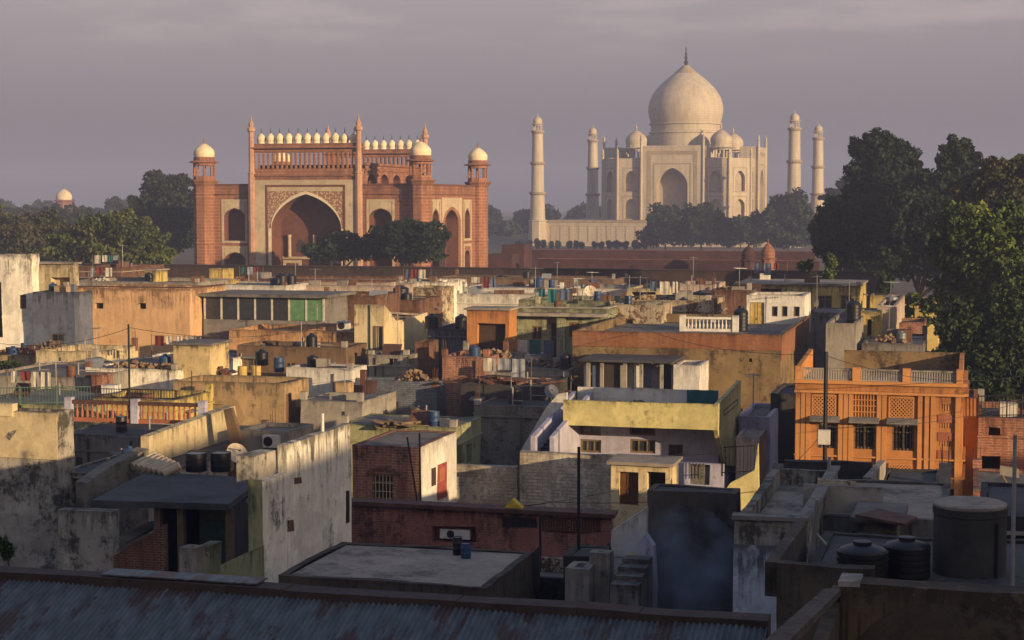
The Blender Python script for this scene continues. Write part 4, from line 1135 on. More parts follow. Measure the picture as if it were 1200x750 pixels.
def wood(name, label, strips, Y, mat, size, n):
    """far-off wood that reads as one mass: (px0, px1, py_top)"""
    vv = []
    for px0, px1, pyt in strips:
        a, b = atY(px0, pyt, Y), atY(px1, pyt, Y)
        m = int(n * (px1 - px0) / 100); nc = max(3, int((b.x - a.x) / 9))
        for i in range(nc):
            h = a.z * random.uniform(.72, 1.02); w = random.uniform(6, 10)
            leaves(vv, (a.x + (b.x - a.x) * (i + random.random()) / nc, Y + random.uniform(-25, 25), h * .55), (w, w, h * .5), max(60, m // nc), size)
            leaves(vv, (a.x + (b.x - a.x) * (i + random.random()) / nc, Y + random.uniform(-40, 10), h * .25), (w * 1.4, w, h * .3), max(40, m // nc // 2), size)
    v = np.concatenate(vv); nq = len(v) // 4
    me = bpy.data.meshes.new(name)
    me.vertices.add(len(v)); me.vertices.foreach_set('co', v.astype(np.float32).ravel())
    me.loops.add(nq * 4); me.loops.foreach_set('vertex_index', np.arange(nq * 4, dtype=np.int32))
    me.polygons.add(nq); me.polygons.foreach_set('loop_start', np.arange(0, nq * 4, 4, dtype=np.int32)); me.polygons.foreach_set('loop_total', np.full(nq, 4, dtype=np.int32))
    me.materials.append(M[mat]); me.update(calc_edges=True)
    o = bpy.data.objects.new(name, me); COL.objects.link(o); o['kind'] = 'stuff'; o['label'] = label
    return o
#@@TREES
wood('distant_wood', 'hazy line of far woods on the horizon', [(-60, 245, 234), (500, 800, 238), (880, 1080, 236)], 820, 'leaf_far', 1.5, 7000)
# left of the gatehouse
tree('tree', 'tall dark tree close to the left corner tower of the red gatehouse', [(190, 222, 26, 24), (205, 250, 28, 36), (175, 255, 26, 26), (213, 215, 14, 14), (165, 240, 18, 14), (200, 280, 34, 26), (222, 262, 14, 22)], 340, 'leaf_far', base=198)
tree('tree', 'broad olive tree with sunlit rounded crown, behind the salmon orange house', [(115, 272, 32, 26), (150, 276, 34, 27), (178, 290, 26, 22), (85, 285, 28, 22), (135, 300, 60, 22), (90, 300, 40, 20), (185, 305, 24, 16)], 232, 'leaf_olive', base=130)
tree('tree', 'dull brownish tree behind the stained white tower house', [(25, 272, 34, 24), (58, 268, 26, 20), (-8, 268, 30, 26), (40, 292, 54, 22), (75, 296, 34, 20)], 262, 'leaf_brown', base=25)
tree('tree', 'low hazy tree under the far pale dome', [(72, 256, 26, 16), (100, 252, 20, 12), (45, 256, 22, 15)], 480, 'leaf_far', base=75)
tree('tree', 'small faint grey tree in the haze between the far dome and the tall dark tree', [(136, 240, 14, 9), (148, 246, 10, 8)], 620, 'leaf_far', base=138)
tree('tree', 'long hazy tree at the edge of the picture beyond the white tower house', [(8, 252, 24, 13), (-20, 250, 20, 14), (32, 250, 14, 10)], 520, 'leaf_far', base=6)
# before the gatehouse
tree('tree', 'dense dark tree covering the right wing of the red gatehouse', [(470, 276, 32, 21), (503, 282, 28, 22), (447, 286, 22, 18), (485, 298, 44, 14)], 246, 'leaf_dark', base=478)
tree('tree', 'low dark bushy tree covering the right foot of the great red arch', [(402, 292, 34, 19), (376, 298, 22, 14), (430, 292, 28, 19)], 250, 'leaf_dark', base=402)
# before the mausoleum
tree('tree', 'dark tree covering the foot of the marble portal', [(778, 262, 22, 22), (795, 272, 24, 20), (765, 278, 16, 16)], 560, 'leaf_dark', base=780)
tree('tree', 'round dark tree in the middle of the grove before the mausoleum', [(820, 255, 22, 18), (832, 272, 26, 20), (808, 275, 22, 18)], 530, 'leaf_dark', base=822)
tree('tree', 'low dark tree in the grove, at the foot of the right marble wing', [(868, 268, 24, 18), (852, 278, 20, 15), (885, 276, 20, 16)], 545, 'leaf_mid', base=868)
tree('tree', 'higher hazy tree hiding the foot of the two near right minarets', [(925, 244, 22, 20), (908, 262, 24, 22), (940, 266, 22, 24), (925, 280, 34, 14)], 520, 'leaf_far', base=924)
tree('tree', 'faint pale tree in the haze beside the farther slim minaret', [(990, 218, 12, 15), (978, 232, 16, 12), (1000, 226, 14, 18)], 470, 'leaf_far', base=988)
# right hand grove
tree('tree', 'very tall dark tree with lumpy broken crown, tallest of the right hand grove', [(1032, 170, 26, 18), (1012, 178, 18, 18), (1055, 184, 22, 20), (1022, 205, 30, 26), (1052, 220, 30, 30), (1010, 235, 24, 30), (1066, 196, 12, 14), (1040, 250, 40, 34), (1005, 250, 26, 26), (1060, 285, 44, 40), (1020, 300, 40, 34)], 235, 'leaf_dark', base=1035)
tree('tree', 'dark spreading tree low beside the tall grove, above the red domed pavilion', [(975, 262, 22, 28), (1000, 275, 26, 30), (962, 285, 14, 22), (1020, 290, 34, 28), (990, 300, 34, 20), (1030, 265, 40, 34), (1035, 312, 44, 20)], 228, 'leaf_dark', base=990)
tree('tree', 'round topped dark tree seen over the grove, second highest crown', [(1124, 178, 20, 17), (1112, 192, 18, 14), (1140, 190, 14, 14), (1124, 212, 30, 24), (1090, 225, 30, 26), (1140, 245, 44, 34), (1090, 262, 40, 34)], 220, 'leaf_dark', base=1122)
tree('tree', 'brownish tree with dry leaves on the right, above the bright leafy tree', [(1165, 210, 26, 22), (1192, 205, 22, 20), (1145, 228, 30, 26), (1185, 238, 32, 28), (1215, 220, 24, 30), (1150, 262, 44, 34), (1195, 262, 40, 34)], 185, 'leaf_brown', base=1175)
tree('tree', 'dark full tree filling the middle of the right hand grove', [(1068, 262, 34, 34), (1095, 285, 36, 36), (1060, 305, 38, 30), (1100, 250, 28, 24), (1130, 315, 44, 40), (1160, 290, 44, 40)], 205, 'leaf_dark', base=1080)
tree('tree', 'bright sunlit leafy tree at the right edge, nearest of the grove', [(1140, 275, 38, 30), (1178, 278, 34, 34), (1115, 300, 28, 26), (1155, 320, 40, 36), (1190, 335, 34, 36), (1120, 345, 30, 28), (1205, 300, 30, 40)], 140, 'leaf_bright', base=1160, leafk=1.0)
tree('tree', 'low green tree spreading beside the orange house, under the bright leafy tree', [(1160, 385, 36, 34), (1120, 385, 24, 30), (1185, 400, 34, 36), (1150, 425, 30, 26), (1200, 370, 24, 30), (1112, 428, 30, 30), (1150, 455, 46, 26), (1192, 445, 32, 32), (1215, 410, 24, 40)], 118, 'leaf_mid', base=1165, leafk=1.0)
tree('tree', 'slender young tree with upright leafy stem growing among the roofs', [(974, 308, 9, 12), (972, 324, 8, 10)], 160, 'leaf_bright', base=973, leafk=.9, trunk=.09)
tree('tree', 'thin young tree with sparse leaves, beside the taller slender one', [(944, 314, 8, 9), (950, 326, 8, 6)], 162, 'leaf_olive', base=951, dens=.6, leafk=.9, trunk=.08)
tree('tree', 'small leafy sapling above the little ochre box room', [(1038, 328, 8, 8), (1036, 338, 9, 8)], 158, 'leaf_mid', base=1038, leafk=.9, trunk=.08)
tree('shrub', 'bright green shrubs behind the roofs beside the right hand grove', [(1070, 352, 14, 8), (1088, 362, 14, 9), (1060, 365, 10, 8), (1078, 378, 16, 8)], 150, 'leaf_bright', base=1075, leafk=.9, cat='shrub')
tree('shrub', 'leafy plant peeping over the corrugated roof beside the stained tower', [(2, 640, 10, 12), (8, 648, 8, 8)], 40, 'leaf_mid', base=3, cat='plant', zg=5.0, trunk=.04)
tree('shrub', 'green creeper hanging on the terrace at the left edge', [(6, 428, 16, 7), (22, 432, 12, 5)], 104, 'leaf_mid', base=8, cat='plant', zg=4.0, trunk=.05)
# row of small garden trees below the terrace
cyp = None
for i in range(17):
    px = 612 + i * 9.2 + random.uniform(-3, 3)
    p = atY(px, 290, 575); p.z = 0
    if cyp is None:
        cyp = tree('garden_tree', 'small dark garden tree in the row below the marble terrace', [(px, 286, 4.6, 6)], 575, 'leaf_far', base=px, leafk=.7, trunk=.25, group='garden trees below the marble terrace')
    else:
        dup(cyp, p, 'small dark garden tree in the row below the marble terrace', random.uniform(0, 6), random.uniform(.8, 1.15))
#@@TOWN
# ------------------------------------------------------------------ far outlying dome, forecourt walls and pavilions
def small_dome(label, px, pyt, pyb, Y, wpx, mat, dmat, name='domed_tomb', cat='tomb'):
    k = Y / math.cos(YAW) / FPX; c = atY(px, pyb, Y); r = wpx * k / 2; zt = atY(px, pyt, Y).z
    T = thing(name, label, cat, (c.x, c.y, 0)); m = MB()
    m.lathe(c.x, c.y, [(r * 1.0, 0), (r * 1.0, c.z - r * .25), (r * 1.25, c.z - r * .2), (r * 1.25, c.z - r * .08), (r * .98, c.z)], 8, R(22.5)); m.build('base', mat, T)
    d = MB(); d.lathe(c.x, c.y, onion(r, c.z - .02, (zt - c.z) * .92, .96, 1.0), 22); do = d.build('dome', dmat, T, smooth=True)
    f = MB(); f.lathe(c.x, c.y, [(r * .1, zt - (zt - c.z) * .1), (r * .05, zt + r * .2), (.03, zt + r * .5)], 6); f.build('finial', mat, do)
    return T
small_dome('far pale marble dome on a red base showing over the hazy woods', 75, 220, 234, 700, 20, M['red'], M['dome_cream'])
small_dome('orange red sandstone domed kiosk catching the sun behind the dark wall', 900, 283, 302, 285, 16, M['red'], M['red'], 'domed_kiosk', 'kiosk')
small_dome('dull dark red domed kiosk with shade in its colour next to the orange one', 877, 286, 304, 292, 16, M['fore'], M['fore'], 'domed_kiosk', 'kiosk')  # darker copy of its neighbour, shade put into the colour
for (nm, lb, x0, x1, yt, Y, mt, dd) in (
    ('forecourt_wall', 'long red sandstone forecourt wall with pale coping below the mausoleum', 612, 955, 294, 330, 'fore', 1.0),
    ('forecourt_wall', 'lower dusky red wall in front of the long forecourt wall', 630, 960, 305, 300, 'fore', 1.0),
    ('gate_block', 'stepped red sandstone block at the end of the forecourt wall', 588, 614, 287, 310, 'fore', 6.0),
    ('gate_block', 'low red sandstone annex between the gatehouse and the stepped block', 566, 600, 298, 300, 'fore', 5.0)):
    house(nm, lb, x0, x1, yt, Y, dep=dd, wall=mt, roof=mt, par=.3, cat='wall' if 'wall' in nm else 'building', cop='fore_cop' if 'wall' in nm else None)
house('compound_wall', 'long dark compound wall running behind all the roofs', 70, 1045, 314.5, 214, dep=.7, wall='compound', roof='compound', par=0.0, cat='wall')  # dark brown wall with darker blotches
# ------------------------------------------------------------------ far rows of roofs
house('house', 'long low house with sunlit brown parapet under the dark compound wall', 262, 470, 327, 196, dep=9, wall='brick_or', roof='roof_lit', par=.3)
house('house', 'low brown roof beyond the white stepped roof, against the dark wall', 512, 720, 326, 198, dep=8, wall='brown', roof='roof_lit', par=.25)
house('house', 'low stained white house left of centre with pale edge and dark openings', 462, 522, 330, 178, dep=8, wall='white_stain', roof='roof', par=.3)
house('house', 'red brick parapet house behind the salmon orange house', 88, 142, 313, 165, dep=10, wall='brick', roof='roof', par=.4)
house('house', 'low house with grey cluttered roof beyond the salmon orange house', 84, 232, 330, 150, dep=9, wall='grey_lt', roof='roof', par=.35)
house('stair_room', 'small ochre stair room with sloped slab beyond the salmon orange house', 170, 183, 317, 156, dep=2.5, wall='yellow', roof='roof_lt', par=0, cat='room')
h = house('stair_room', 'small bright yellow cube shaped stair room with stepped side before the gatehouse', 245, 261, 315, 160, dep=2.6, wall='yellow', roof='roof_lt', par=.15, cat='room')
house('stair_room', 'low yellow step beside the bright yellow stair room', 256, 270, 328, 157, dep=2.4, wall='yellow', roof='roof_lt', par=.1, cat='room')
house('house', 'house with pale pinkish roof strip left of the black tanks', 240, 335, 334, 153, dep=7, wall='white', roof='roof_lt', par=.12)
house('house', 'long house with pinkish parapet behind the glazed veranda', 325, 462, 334.5, 158, dep=7, wall='pinkwhite', roof='roof_lit', par=.3)
house('house', 'house with broad white stepped parapet in the middle distance', 535, 664, 345, 146, dep=4, wall='white', roof='roof_lt', par=.15)
house('house', 'upper white tier behind the white stepped parapet', 542, 660, 337, 152, dep=6, wall='white', roof='roof_lt', par=.1)
house('house', 'grey house with white curved kerbs between the white stepped roof and the peeling house', 664, 735, 338, 150, dep=8, wall='white', roof='roof_dk', par=.3)
h = house('stair_room', 'stair room with slanting cream side and dark open front, right of the white stepped roof', 735, 775, 338, 146, x2=797, wall='cream', roof='roof_dk', par=.2, cat='room', fh=[('open', 740, 768, 342, 356)])
house('house', 'low house with broken pinkish parapet behind the stair room with dark open front', 792, 838, 333, 165, dep=7, wall='pinkwhite', roof='roof', par=.3)
house('shed', 'bluish white shed next to the dark tanks', 812, 836, 343, 142, dep=4, wall='bluegrey', roof='roof_lt', par=.1, cat='shed')
house('house', 'low brick and stone house with ragged parapet left of the white room with windows', 834, 880, 340, 138, dep=6, wall='brick', roof='roof', par=.4, worn=.09)
h = house('house', 'long cream flat roofed house with wide eave and dark windows, below the young trees', 862, 1008, 334, 150, dep=9, wall='yellow', roof='roof_lt', par=0,
      fh=[('win', 958, 975, 346, 363), ('win', 985, 998, 346, 362), ('open', 866, 915, 338, 352, {'depth': 1.5})])
house('room', 'little ochre box room with flat top beside the cream eave house', 1020, 1047, 346, 140, dep=4, wall='yellow', roof='roof_lt', par=.2, cat='room')
house('house', 'low ochre house peeping between the green shrubs', 1050, 1100, 352, 172, dep=6, wall='yellow', roof='roof_lit', par=.2)
house('shed', 'dark red walled shed at the foot of the right hand grove', 1046, 1084, 378, 128, dep=5, wall='brick_pink', roof='roof_dk', par=.2, cat='shed')
# ------------------------------------------------------------------ left, row behind the salmon house
house('house', 'tall stained white tower house at the left edge', -40, 37, 298, 118, x2=46, deco=False, wall='white_stain', roof='roof', par=.5, worn=.1,
      fh=[('win', 23, 31, 345, 362), ('open', -10, 3, 330, 396)])
house('room', 'yellow upper room with wide opening and cream slab beside the white tower house', 44, 86, 309, 123, x2=92, wall='cream', roof='roof_lt', par=0, cat='room',
      fh=[('open', 60, 82, 325, 345, {'mat': M['yellow'], 'depth': .8})])
house('house', 'blue grey toned wall house below the yellow upper room', 38, 87, 342, 117.2, dep=5, wall='bluegrey', roof='roof', par=.4, fh=[('bars', 60, 74, 391, 400)])
sal = house('house', 'big salmon orange house with two tiny dark vents', 88, 222, 338, 120, x2=264, deco=False, wall='orange', roof='roof', par=.45, cop='brown_sheet',
      fh=[('vent', 111, 121, 355, 362), ('vent', 162, 171, 355, 362)])
house('house', 'narrow ochre orange annex with dark slits right of the salmon orange house', 222, 264, 349, 128.5, dep=4, wall='orange2', roof='roof', par=.3,
      fh=[('vent', 238, 241, 366, 382), ('vent', 246, 249, 366, 382), ('vent', 254, 256.5, 356, 392)])
# ------------------------------------------------------------------ glazed veranda
def veranda():
    Y = 122; Z = atY(300, 348, Y).z
    a, b = atY(238, 345, Y).x, atY(380, 345, Y).x
    zb_ = atY(300, 387, Y).z
    T = thing('veranda', 'long rooftop veranda with thin grey flat roof and glazed front', 'veranda', ((a + b) / 2, Y + 3, zb_))
    m = MB(); m.box(a - .3, b + .4, Y - .5, Y + 6, Z, Z + .22); m.build('roof', M['roof'], T)
    m = MB(); zs = atY(300, 375, Y).z; m.box(a, b, Y, Y + .15, zb_ - 2.5, zs); m.box(a, a + .15, Y + .15, Y + 5, zb_ - 2.5, Z); m.box(b - .15, b, Y + .15, Y + 5, zb_ - 2.5, Z); m.box(a + .15, b - .15, Y + 5, Y + 5.15, zb_ - 2.5, Z); m.build('wall', M['grey'], T, worn=.02)
    for i in range(8):
        x = a + .1 + (b - a - .2) * i / 7
        m = MB(); m.box(x - .07, x + .07, Y + .02, Y + .14, zs, Z); m.build('post', M['frame_w'], T)
        if i < 7:
            x1 = a + .1 + (b - a - .2) * (i + 1) / 7
            m = MB(); m.box(x + .09, x1 - .09, Y + .07, Y + .09, zs + .02, Z - .02); m.build('pane', M['green_glass'] if i >= 5 else M['glass'], T)
    return T
veranda()
house('house', 'buff orange peeling parapet house in front of the glazed veranda', 268, 432, 388, 114, dep=6.5, wall='buff', roof='roof_lit', par=.4, worn=.06)
house('house', 'brick red terrace house right of the green panes', 380, 440, 346, 128, dep=6, wall='brick', roof='roof', par=.5, fh=[('door', 399, 406, 351, 372)])
house('house', 'dark brown cement walled house below the buff orange parapet', 278, 405, 406, 107, x2=430, wall='brown', roof='roof_dk', par=.3)
house('house', 'house with light tin edged roof below the dark brown wall', 335, 412, 431, 101, x2=430, wall='white', roof='roof_dk', par=.12, worn=.05)
# cream gabled stair house
def gable():
    Y = 113; x0 = atY(415, 370, Y).x; x1 = atY(433, 370, Y).x
    T = thing('stair_house', 'cream stair house with sloping notched gable and tall barred window', 'house', (x1, Y + 3, 0))
    X = atY(450, 400, Y).x
    m = MB()
    F = polyY([(415, 357), (433, 357), (450, 358), (450, 412), (415, 405)], Y)
    F[3].z = F[4].z = 0; F[3].x, F[4].x = X, x0
    F[2].x = X
    m.prism(F, (0, .25, 0)); m.build('wall', M['cream'], T, worn=.02)
    S = polyX([(450, 358), (464, 376), (478, 374), (501, 366), (501, 425), (450, 440)], X); S[4].z = S[5].z = 0; S[4].y = S[3].y; S[5].y = Y + .25; S[0].y = Y + .25
    m = MB(); m.prism(S, (-.25, 0, 0)); m.build('gable_wall', M['cream'], T, worn=.02)
    m = MB(); P = polyX([(452, 366), (466, 382), (501, 372)], X)
    m.prism([(x0, Y + .3, F[0].z - .6), (X - .3, Y + .3, F[0].z - .6), (X - .3, S[3].y, F[0].z - 1.4), (x0, S[3].y, F[0].z - 1.4)], (0, 0, .15)); m.build('roof', M['roof_lt'], T)
    fr = lambda u, z, d: (u, Y + d, z)
    a, b = atY(438, 380, Y).x, atY(449.3, 380, Y).x
    f = MB(); rect_frame(f, fr, a, b, atY(444, 410, Y).z, atY(444, 382, Y).z, .07, -.06, -.002); w = f.build('window', M['frame'], T)
    f = MB(); f.quad(fr(a, atY(444, 410, Y).z, -.004), fr(b, atY(444, 410, Y).z, -.004), fr(b, atY(444, 382, Y).z, -.004), fr(a, atY(444, 382, Y).z, -.004)); f.build('pane', M['glass'], w)
    f = MB()
    for i in range(1, 5):
        u = a + (b - a) * i / 5; slab_on(f, fr, u - .015, u + .015, atY(444, 410, Y).z, atY(444, 382, Y).z, -.05, -.02)
    f.build('bars', M['iron'], w)
    f = MB(); f.tube((atY(433.5, 358, Y).x, Y - .06, F[0].z), (atY(433.5, 358, Y).x, Y - .06, 3), .05, n=6); f.build('drainpipe', M['iron'], T)
gable()
house('house', 'low dark fronted house with open bays under the cream stair house', 432, 478, 416, 108, x2=500, wall='grey_lt', roof='roof', par=.1, fh=[('open', 455, 466, 420, 428)], rh=[('open', 479, 486, 415, 428)])
house('house', 'narrow dark brick house in the shade beside the cream stair house', 486, 503, 400, 110, x2=514, wall='brick', roof='roof_dk', par=.2)
house('house', 'brick house in the shade behind the sloping gable', 448, 492, 351, 134, dep=6, wall='brick', roof='roof', par=.3)
house('room', 'small white and brick rooftop room with tanks, beyond the cream stair house', 484, 516, 337, 142, dep=4, wall='peel', roof='roof', par=.2, cat='room')
house('house', 'dim blue walled house in the shade left of the orange framed room', 503, 548, 386, 116, dep=6, wall='bluegrey', roof='roof_dk', par=.25)
house('house', 'low reddish brown wall house below the orange framed room', 518, 572, 418, 103, dep=5, wall='brick_pink', roof='roof', par=.25)
# ------------------------------------------------------------------ orange framed room, pale green house
house('room', 'orange framed rooftop room with big dark brown opening', 547, 596, 363, 114, x2=606, wall='orange2', roof='roof_lt', par=0, cat='room', fh=[('open', 559, 592, 379, 418, {'mat': M['dark_wood'], 'depth': .5})])
gh = house('house', 'pale green house with dark door and little square window', 604, 712, 362, 118, dep=6, wall='greenish', roof='roof', par=.35, cop='grey_lt',
      fh=[('win', 623, 635, 382, 398, {'shade': .0}), ('door', 646, 656, 378, 420, {'mat': M['interior']}), ('win', 666, 679, 378, 396, {'mat': M['brown_door']})])
m = MB(); m.box(atY(607, 368, 118).x, atY(712, 368, 118).x, 117.1, 117.98, gh['front'](0, atY(650, 370, 118).z, 0)[2], atY(650, 366, 118).z); m.build('eave', M['grey_lt'], gh['T'])
m = MB(); xx = atY(659, 380, 118).x; m.box(xx - .3, xx + .3, 117.5, 117.96, 0, atY(659, 371, 118).z); m.build('pillar', M['greenish'], gh['T'])
house('house', 'flat fronted grey house behind the pale green house', 608, 735, 352, 128, dep=7, wall='greenish', roof='roof', par=.3)
house('house', 'peeling cream and brown plaster house right of the pale green house', 732, 832, 352, 127, dep=8, wall='peel', roof='roof', par=.4, worn=.07)
house('house', 'lower peeling house with scrawled plaster, touching the pale green house', 715, 775, 357, 121, dep=4.5, wall='peel', roof='roof_lt', par=.3, worn=.07)
house('house', 'low wall house with ragged top between peeling house and white balustrade', 775, 840, 357, 129, dep=5, wall='brown', roof='roof_lt', par=.4, worn=.09)
# ------------------------------------------------------------------ big brick house with white room
bk = house('house', 'big old house with orange brick top and mouldy plastered wall', 671, 915, 390, 105, x2=948, deco=False, wall='brick_plast', roof='roof', par=.6, worn=.05, fh=[('vent', 878, 882, 420, 424)], rh=[('vent', 928, 932, 388, 392)])
m = MB(); m.box(bk['X0'], bk['X1'] + .02, 104.96, 104.998, atY(790, 408, 105).z, bk['Zt']); m.build('brick_band', M['brick_or'], bk['T'], worn=.05)
m = MB(); m.box(bk['X1'], bk['X1'] + .05, 105, bk['Y1'], bk['Zt'] - 1.6, bk['Zt']); m.build('brick_side', M['brick_or'], bk['T'], worn=.05)
house('room', 'white rooftop room with three little windows and a yellow door', 875, 943, 346, 123, x2=950, wall='white', roof='roof_lt', par=.2, cat='room', zb=6.5,
      fh=[('door', 878, 895, 354, 392, {'mat': M['yellow_door']}), ('win', 904, 911, 359, 371), ('win', 916, 923, 359, 371), ('win', 930, 937, 359, 371)])
balustrade('white rooftop balustrade with tapered balusters beside the white room', atZ(800, 388, bk['Zr']), atZ(862, 389, bk['Zr']), 1.0, 'white', 'white', 2, 14, rail='white')
wall_y('parapet', 'low white sloping parapet in front of the white balustrade', [(793, 389), (822, 373), (862, 373), (862, 377), (826, 378), (800, 389)], 116, .25, 'white', 'wall')
def shed_row():
    Y = 101
    T = thing('lean_to', 'lean-to shed of grey and white panels and posts under the big brick house', 'shed', (atY(735, 440, Y).x, Y + 1, 0))
    k = 0
    xs_ = [684, 692, 700, 706, 726, 742, 752, 762, 776, 786, 790]
    for a, b in zip(xs_, xs_[1:]):
        m = MB(); yt = random.uniform(424, 428)
        d = random.uniform(0, .5)
        m.box(atY(a, 440, Y).x, atY(b, 440, Y).x - .04, Y + d, Y + d + .08, 3, atY(a, yt, Y).z)
        m.build('panel', M[('white', 'cloth_b', 'grey', 'interior', 'grey_lt')[k % 5]], T); k += 1
    for px in (690, 706, 733, 752, 776):
        m = MB(); q = atY(px, 440, Y).x; m.box(q - .1, q + .1, Y - .25, Y - .05, 3, atY(px, 423.5, Y).z); m.build('post', M['grey_lt'], T)
    m = MB(); m.box(atY(680, 424, Y).x, atY(790, 424, Y).x, Y - .5, Y + 3.7, atY(735, 424, Y).z, atY(735, 424, Y).z + .12); m.build('roof', M['roof_dk'], T)
shed_row()
house('shed', 'small whitewashed block stuck to the plastered wall of the big brick house', 789, 820, 428, 100.5, dep=3.5, wall='white', roof='roof_lt', par=.1, cat='shed')
# ------------------------------------------------------------------ right middle
house('house', 'pale grey house under the black tank, left of the ochre rooms', 968, 1003, 379, 112, x2=1018, wall='grey_lt', roof='roof_dk', par=.25)
house('house', 'dark shaded house with thin slab behind the pale grey house', 946, 1000, 366, 132, dep=6, wall='grey', roof='roof', par=.1)
house('room', 'ochre room with brown doorway right of the black tank', 1006, 1032, 365, 120, dep=4, wall='yellow', roof='roof_lt', par=.1, cat='room', fh=[('open', 1016, 1021, 374, 398)])
house('house', 'pink white mottled house with stepped top next to the ochre room', 1028, 1050, 358, 122.5, x2=1060, wall='pinkwhite', roof='roof_lt', par=.5, worn=.06)
house('house', 'low grey house with pale terrace in front of the ochre room', 1010, 1082, 403, 113, dep=9, wall='grey', roof='roof_lt', par=.15)
house('house', 'bluish white low house in the shadow between big brick house and orange house', 866, 902, 488, 88, dep=6, wall='white_lav', roof='roof', par=.2)
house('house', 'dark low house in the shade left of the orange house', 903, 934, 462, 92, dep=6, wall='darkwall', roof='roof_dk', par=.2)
# ------------------------------------------------------------------ ornate orange house
def orange_house():
    Y = 80.0
    H = house('house', 'ornate orange house with lattice panels and three barred windows', 932, 1129, 449, Y, dep=6.5, deco=False, wall='orange2', roof='roof_lit', par=.05, pt=.2, worn=.015,
        fh=[('bars', 957, 980, 497, 525, {'mat': M['interior']}), ('bars', 1000, 1025, 497, 526, {'mat': M['interior']}), ('bars', 1045, 1071, 498, 528, {'mat': M['interior']}),
            ('louvre', 1101, 1116, 474, 482), ('louvre', 1101, 1116, 495, 502), ('louvre', 1101, 1116, 516, 523), ('louvre', 1101, 1116, 537, 544)])
    T, F = H['T'], H['front']
    ux = lambda px, py=500: atY(px, py, Y).x
    uz = lambda py, px=1030: atY(px, py, Y).z
    for a, b, c, d in ((951, 980, 464, 490), (1041, 1071, 464, 490), (1042, 1070, 542, 553), (1000, 1025, 545, 556)):
        m = MB(); nx = 6; nz = max(2, int(nx * (d - c) / (b - a)))
        u0, u1, z0, z1 = ux(a), ux(b), uz(d), uz(c)
        rect_frame(m, F, u0, u1, z0, z1, .07, -.06, 0)
        for i in range(nx):
            for j in range(nz):
                p0, p1 = u0 + .07 + (u1 - u0 - .14) * i / nx, u0 + .07 + (u1 - u0 - .14) * (i + 1) / nx
                q0, q1 = z0 + .07 + (z1 - z0 - .14) * j / nz, z0 + .07 + (z1 - z0 - .14) * (j + 1) / nz
                m.tube((p0, Y - .03, q0), (p1, Y - .03, q1), .034, n=4); m.tube((p0, Y - .03, q1), (p1, Y - .03, q0), .034, n=4)
        lt = m.build('lattice', M['orange_trim'], T)
        m = MB(); m.quad(F(u0 + .06, z0 + .06, -.006), F(u1 - .06, z0 + .06, -.006), F(u1 - .06, z1 - .06, -.006), F(u0 + .06, z1 - .06, -.006)); m.build('lattice_back', M['lattice_back'], lt)
    # plain grille over the middle window
    m = MB(); u0, u1, z0, z1 = ux(999), ux(1027), uz(490), uz(462)
    for i in range(9):
        u = u0 + (u1 - u0) * i / 8; slab_on(m, F, u - .025, u + .025, z0, z1, -.06, 0)
    for q in (0, .25, .5, .75, 1): slab_on(m, F, u0, u1, z0 + (z1 - z0) * q - .02, z0 + (z1 - z0) * q + .02, -.09, -.062)
    m.build('grille', M['orange_trim'], T)
    for px in (935, 941, 947, 985, 991, 997, 1030, 1036, 1078, 1086, 1093, 1122):
        m = MB(); slab_on(m, F, ux(px) - .1, ux(px) + .1, 0, uz(462), -.12, 0); m.build('pilaster', M['orange_trim'], T)
    for q0, q1 in ((484, 493), (504, 514), (525, 535), (546, 556)):
        m = MB(); slab_on(m, F, ux(1099), ux(1118), uz(q1), uz(q0), -.03, 0); m.build('bay_panel', M['terracotta'], T)
    for px0, px1 in ((952, 982), (998, 1028), (1042, 1073)):
        s_ = MB(); a, b = ux(px0) - .1, ux(px1) + .1
        s_.prism([(a, Y - .6, uz(495)), (b, Y - .6, uz(495)), (b, Y, uz(490.5)), (a, Y, uz(490.5))], (0, 0, .09)); s_.build('sunshade', M['grey'], T)
    for q0, q1, pr in ((462, 459, .2), (451, 447, .14), (537, 535, .1), (558, 556, .1)):
        m = MB(); slab_on(m, F, H['X0'] - .02, H['X1'] + .04, uz(q0), uz(q1), -pr, 0); m.box(H['X1'] + .002, H['X1'] + .04 + pr, Y + .001, H['Y1'], uz(q0), uz(q1)); m.build('cornice', M['orange_trim'], T)
    # row of little pendants below the cornice
    for i in range(24):
        m = MB(); a = ux(1040) + (ux(1127) - ux(1040)) * i / 24; slab_on(m, F, a, a + .14, uz(569), uz(559), -.07, 0); m.build('pendant', M['orange_trim'], T)
    for px in (1051, 1084, 1117):
        m = MB(); c = ux(px); m.prism([F(c - .18, uz(577), -.004), F(c + .18, uz(577), -.004), F(c + .18, uz(573), -.004), F(c, uz(569.5), -.004), F(c - .18, uz(573), -.004)], (0, .003, 0)); m.build('niche', M['interior'], T)
    # roof parapet: posts and railing panels on the front, wall at the back, ramped left side
    for i, (a, b) in enumerate(((932, 940), (999, 1008), (1058, 1067), (1121, 1129))):
        m = MB(); slab_on(m, F, ux(a, 440), ux(b, 440), H['Zt'] + .01, uz(431), -.05, .25); m.build('parapet_post', M['orange_trim'], T, worn=.01)
    for a, b in ((940, 999), (1008, 1058), (1067, 1121)):
        m = MB(); u0, u1 = ux(a, 440), ux(b, 440); n = int((u1 - u0) / .11)
        slab_on(m, F, u0, u1, uz(435), uz(433), .05, .2); slab_on(m, F, u0, u1, H['Zt'] + .01, uz(446), .05, .2)
        for i in range(n):
            u = u0 + (u1 - u0) * (i + .5) / n; slab_on(m, F, u - .03, u + .03, uz(446), uz(435), .09, .14)
        m.build('parapet_railing', M['grey_lt'], T)
    yb = H['Y1']
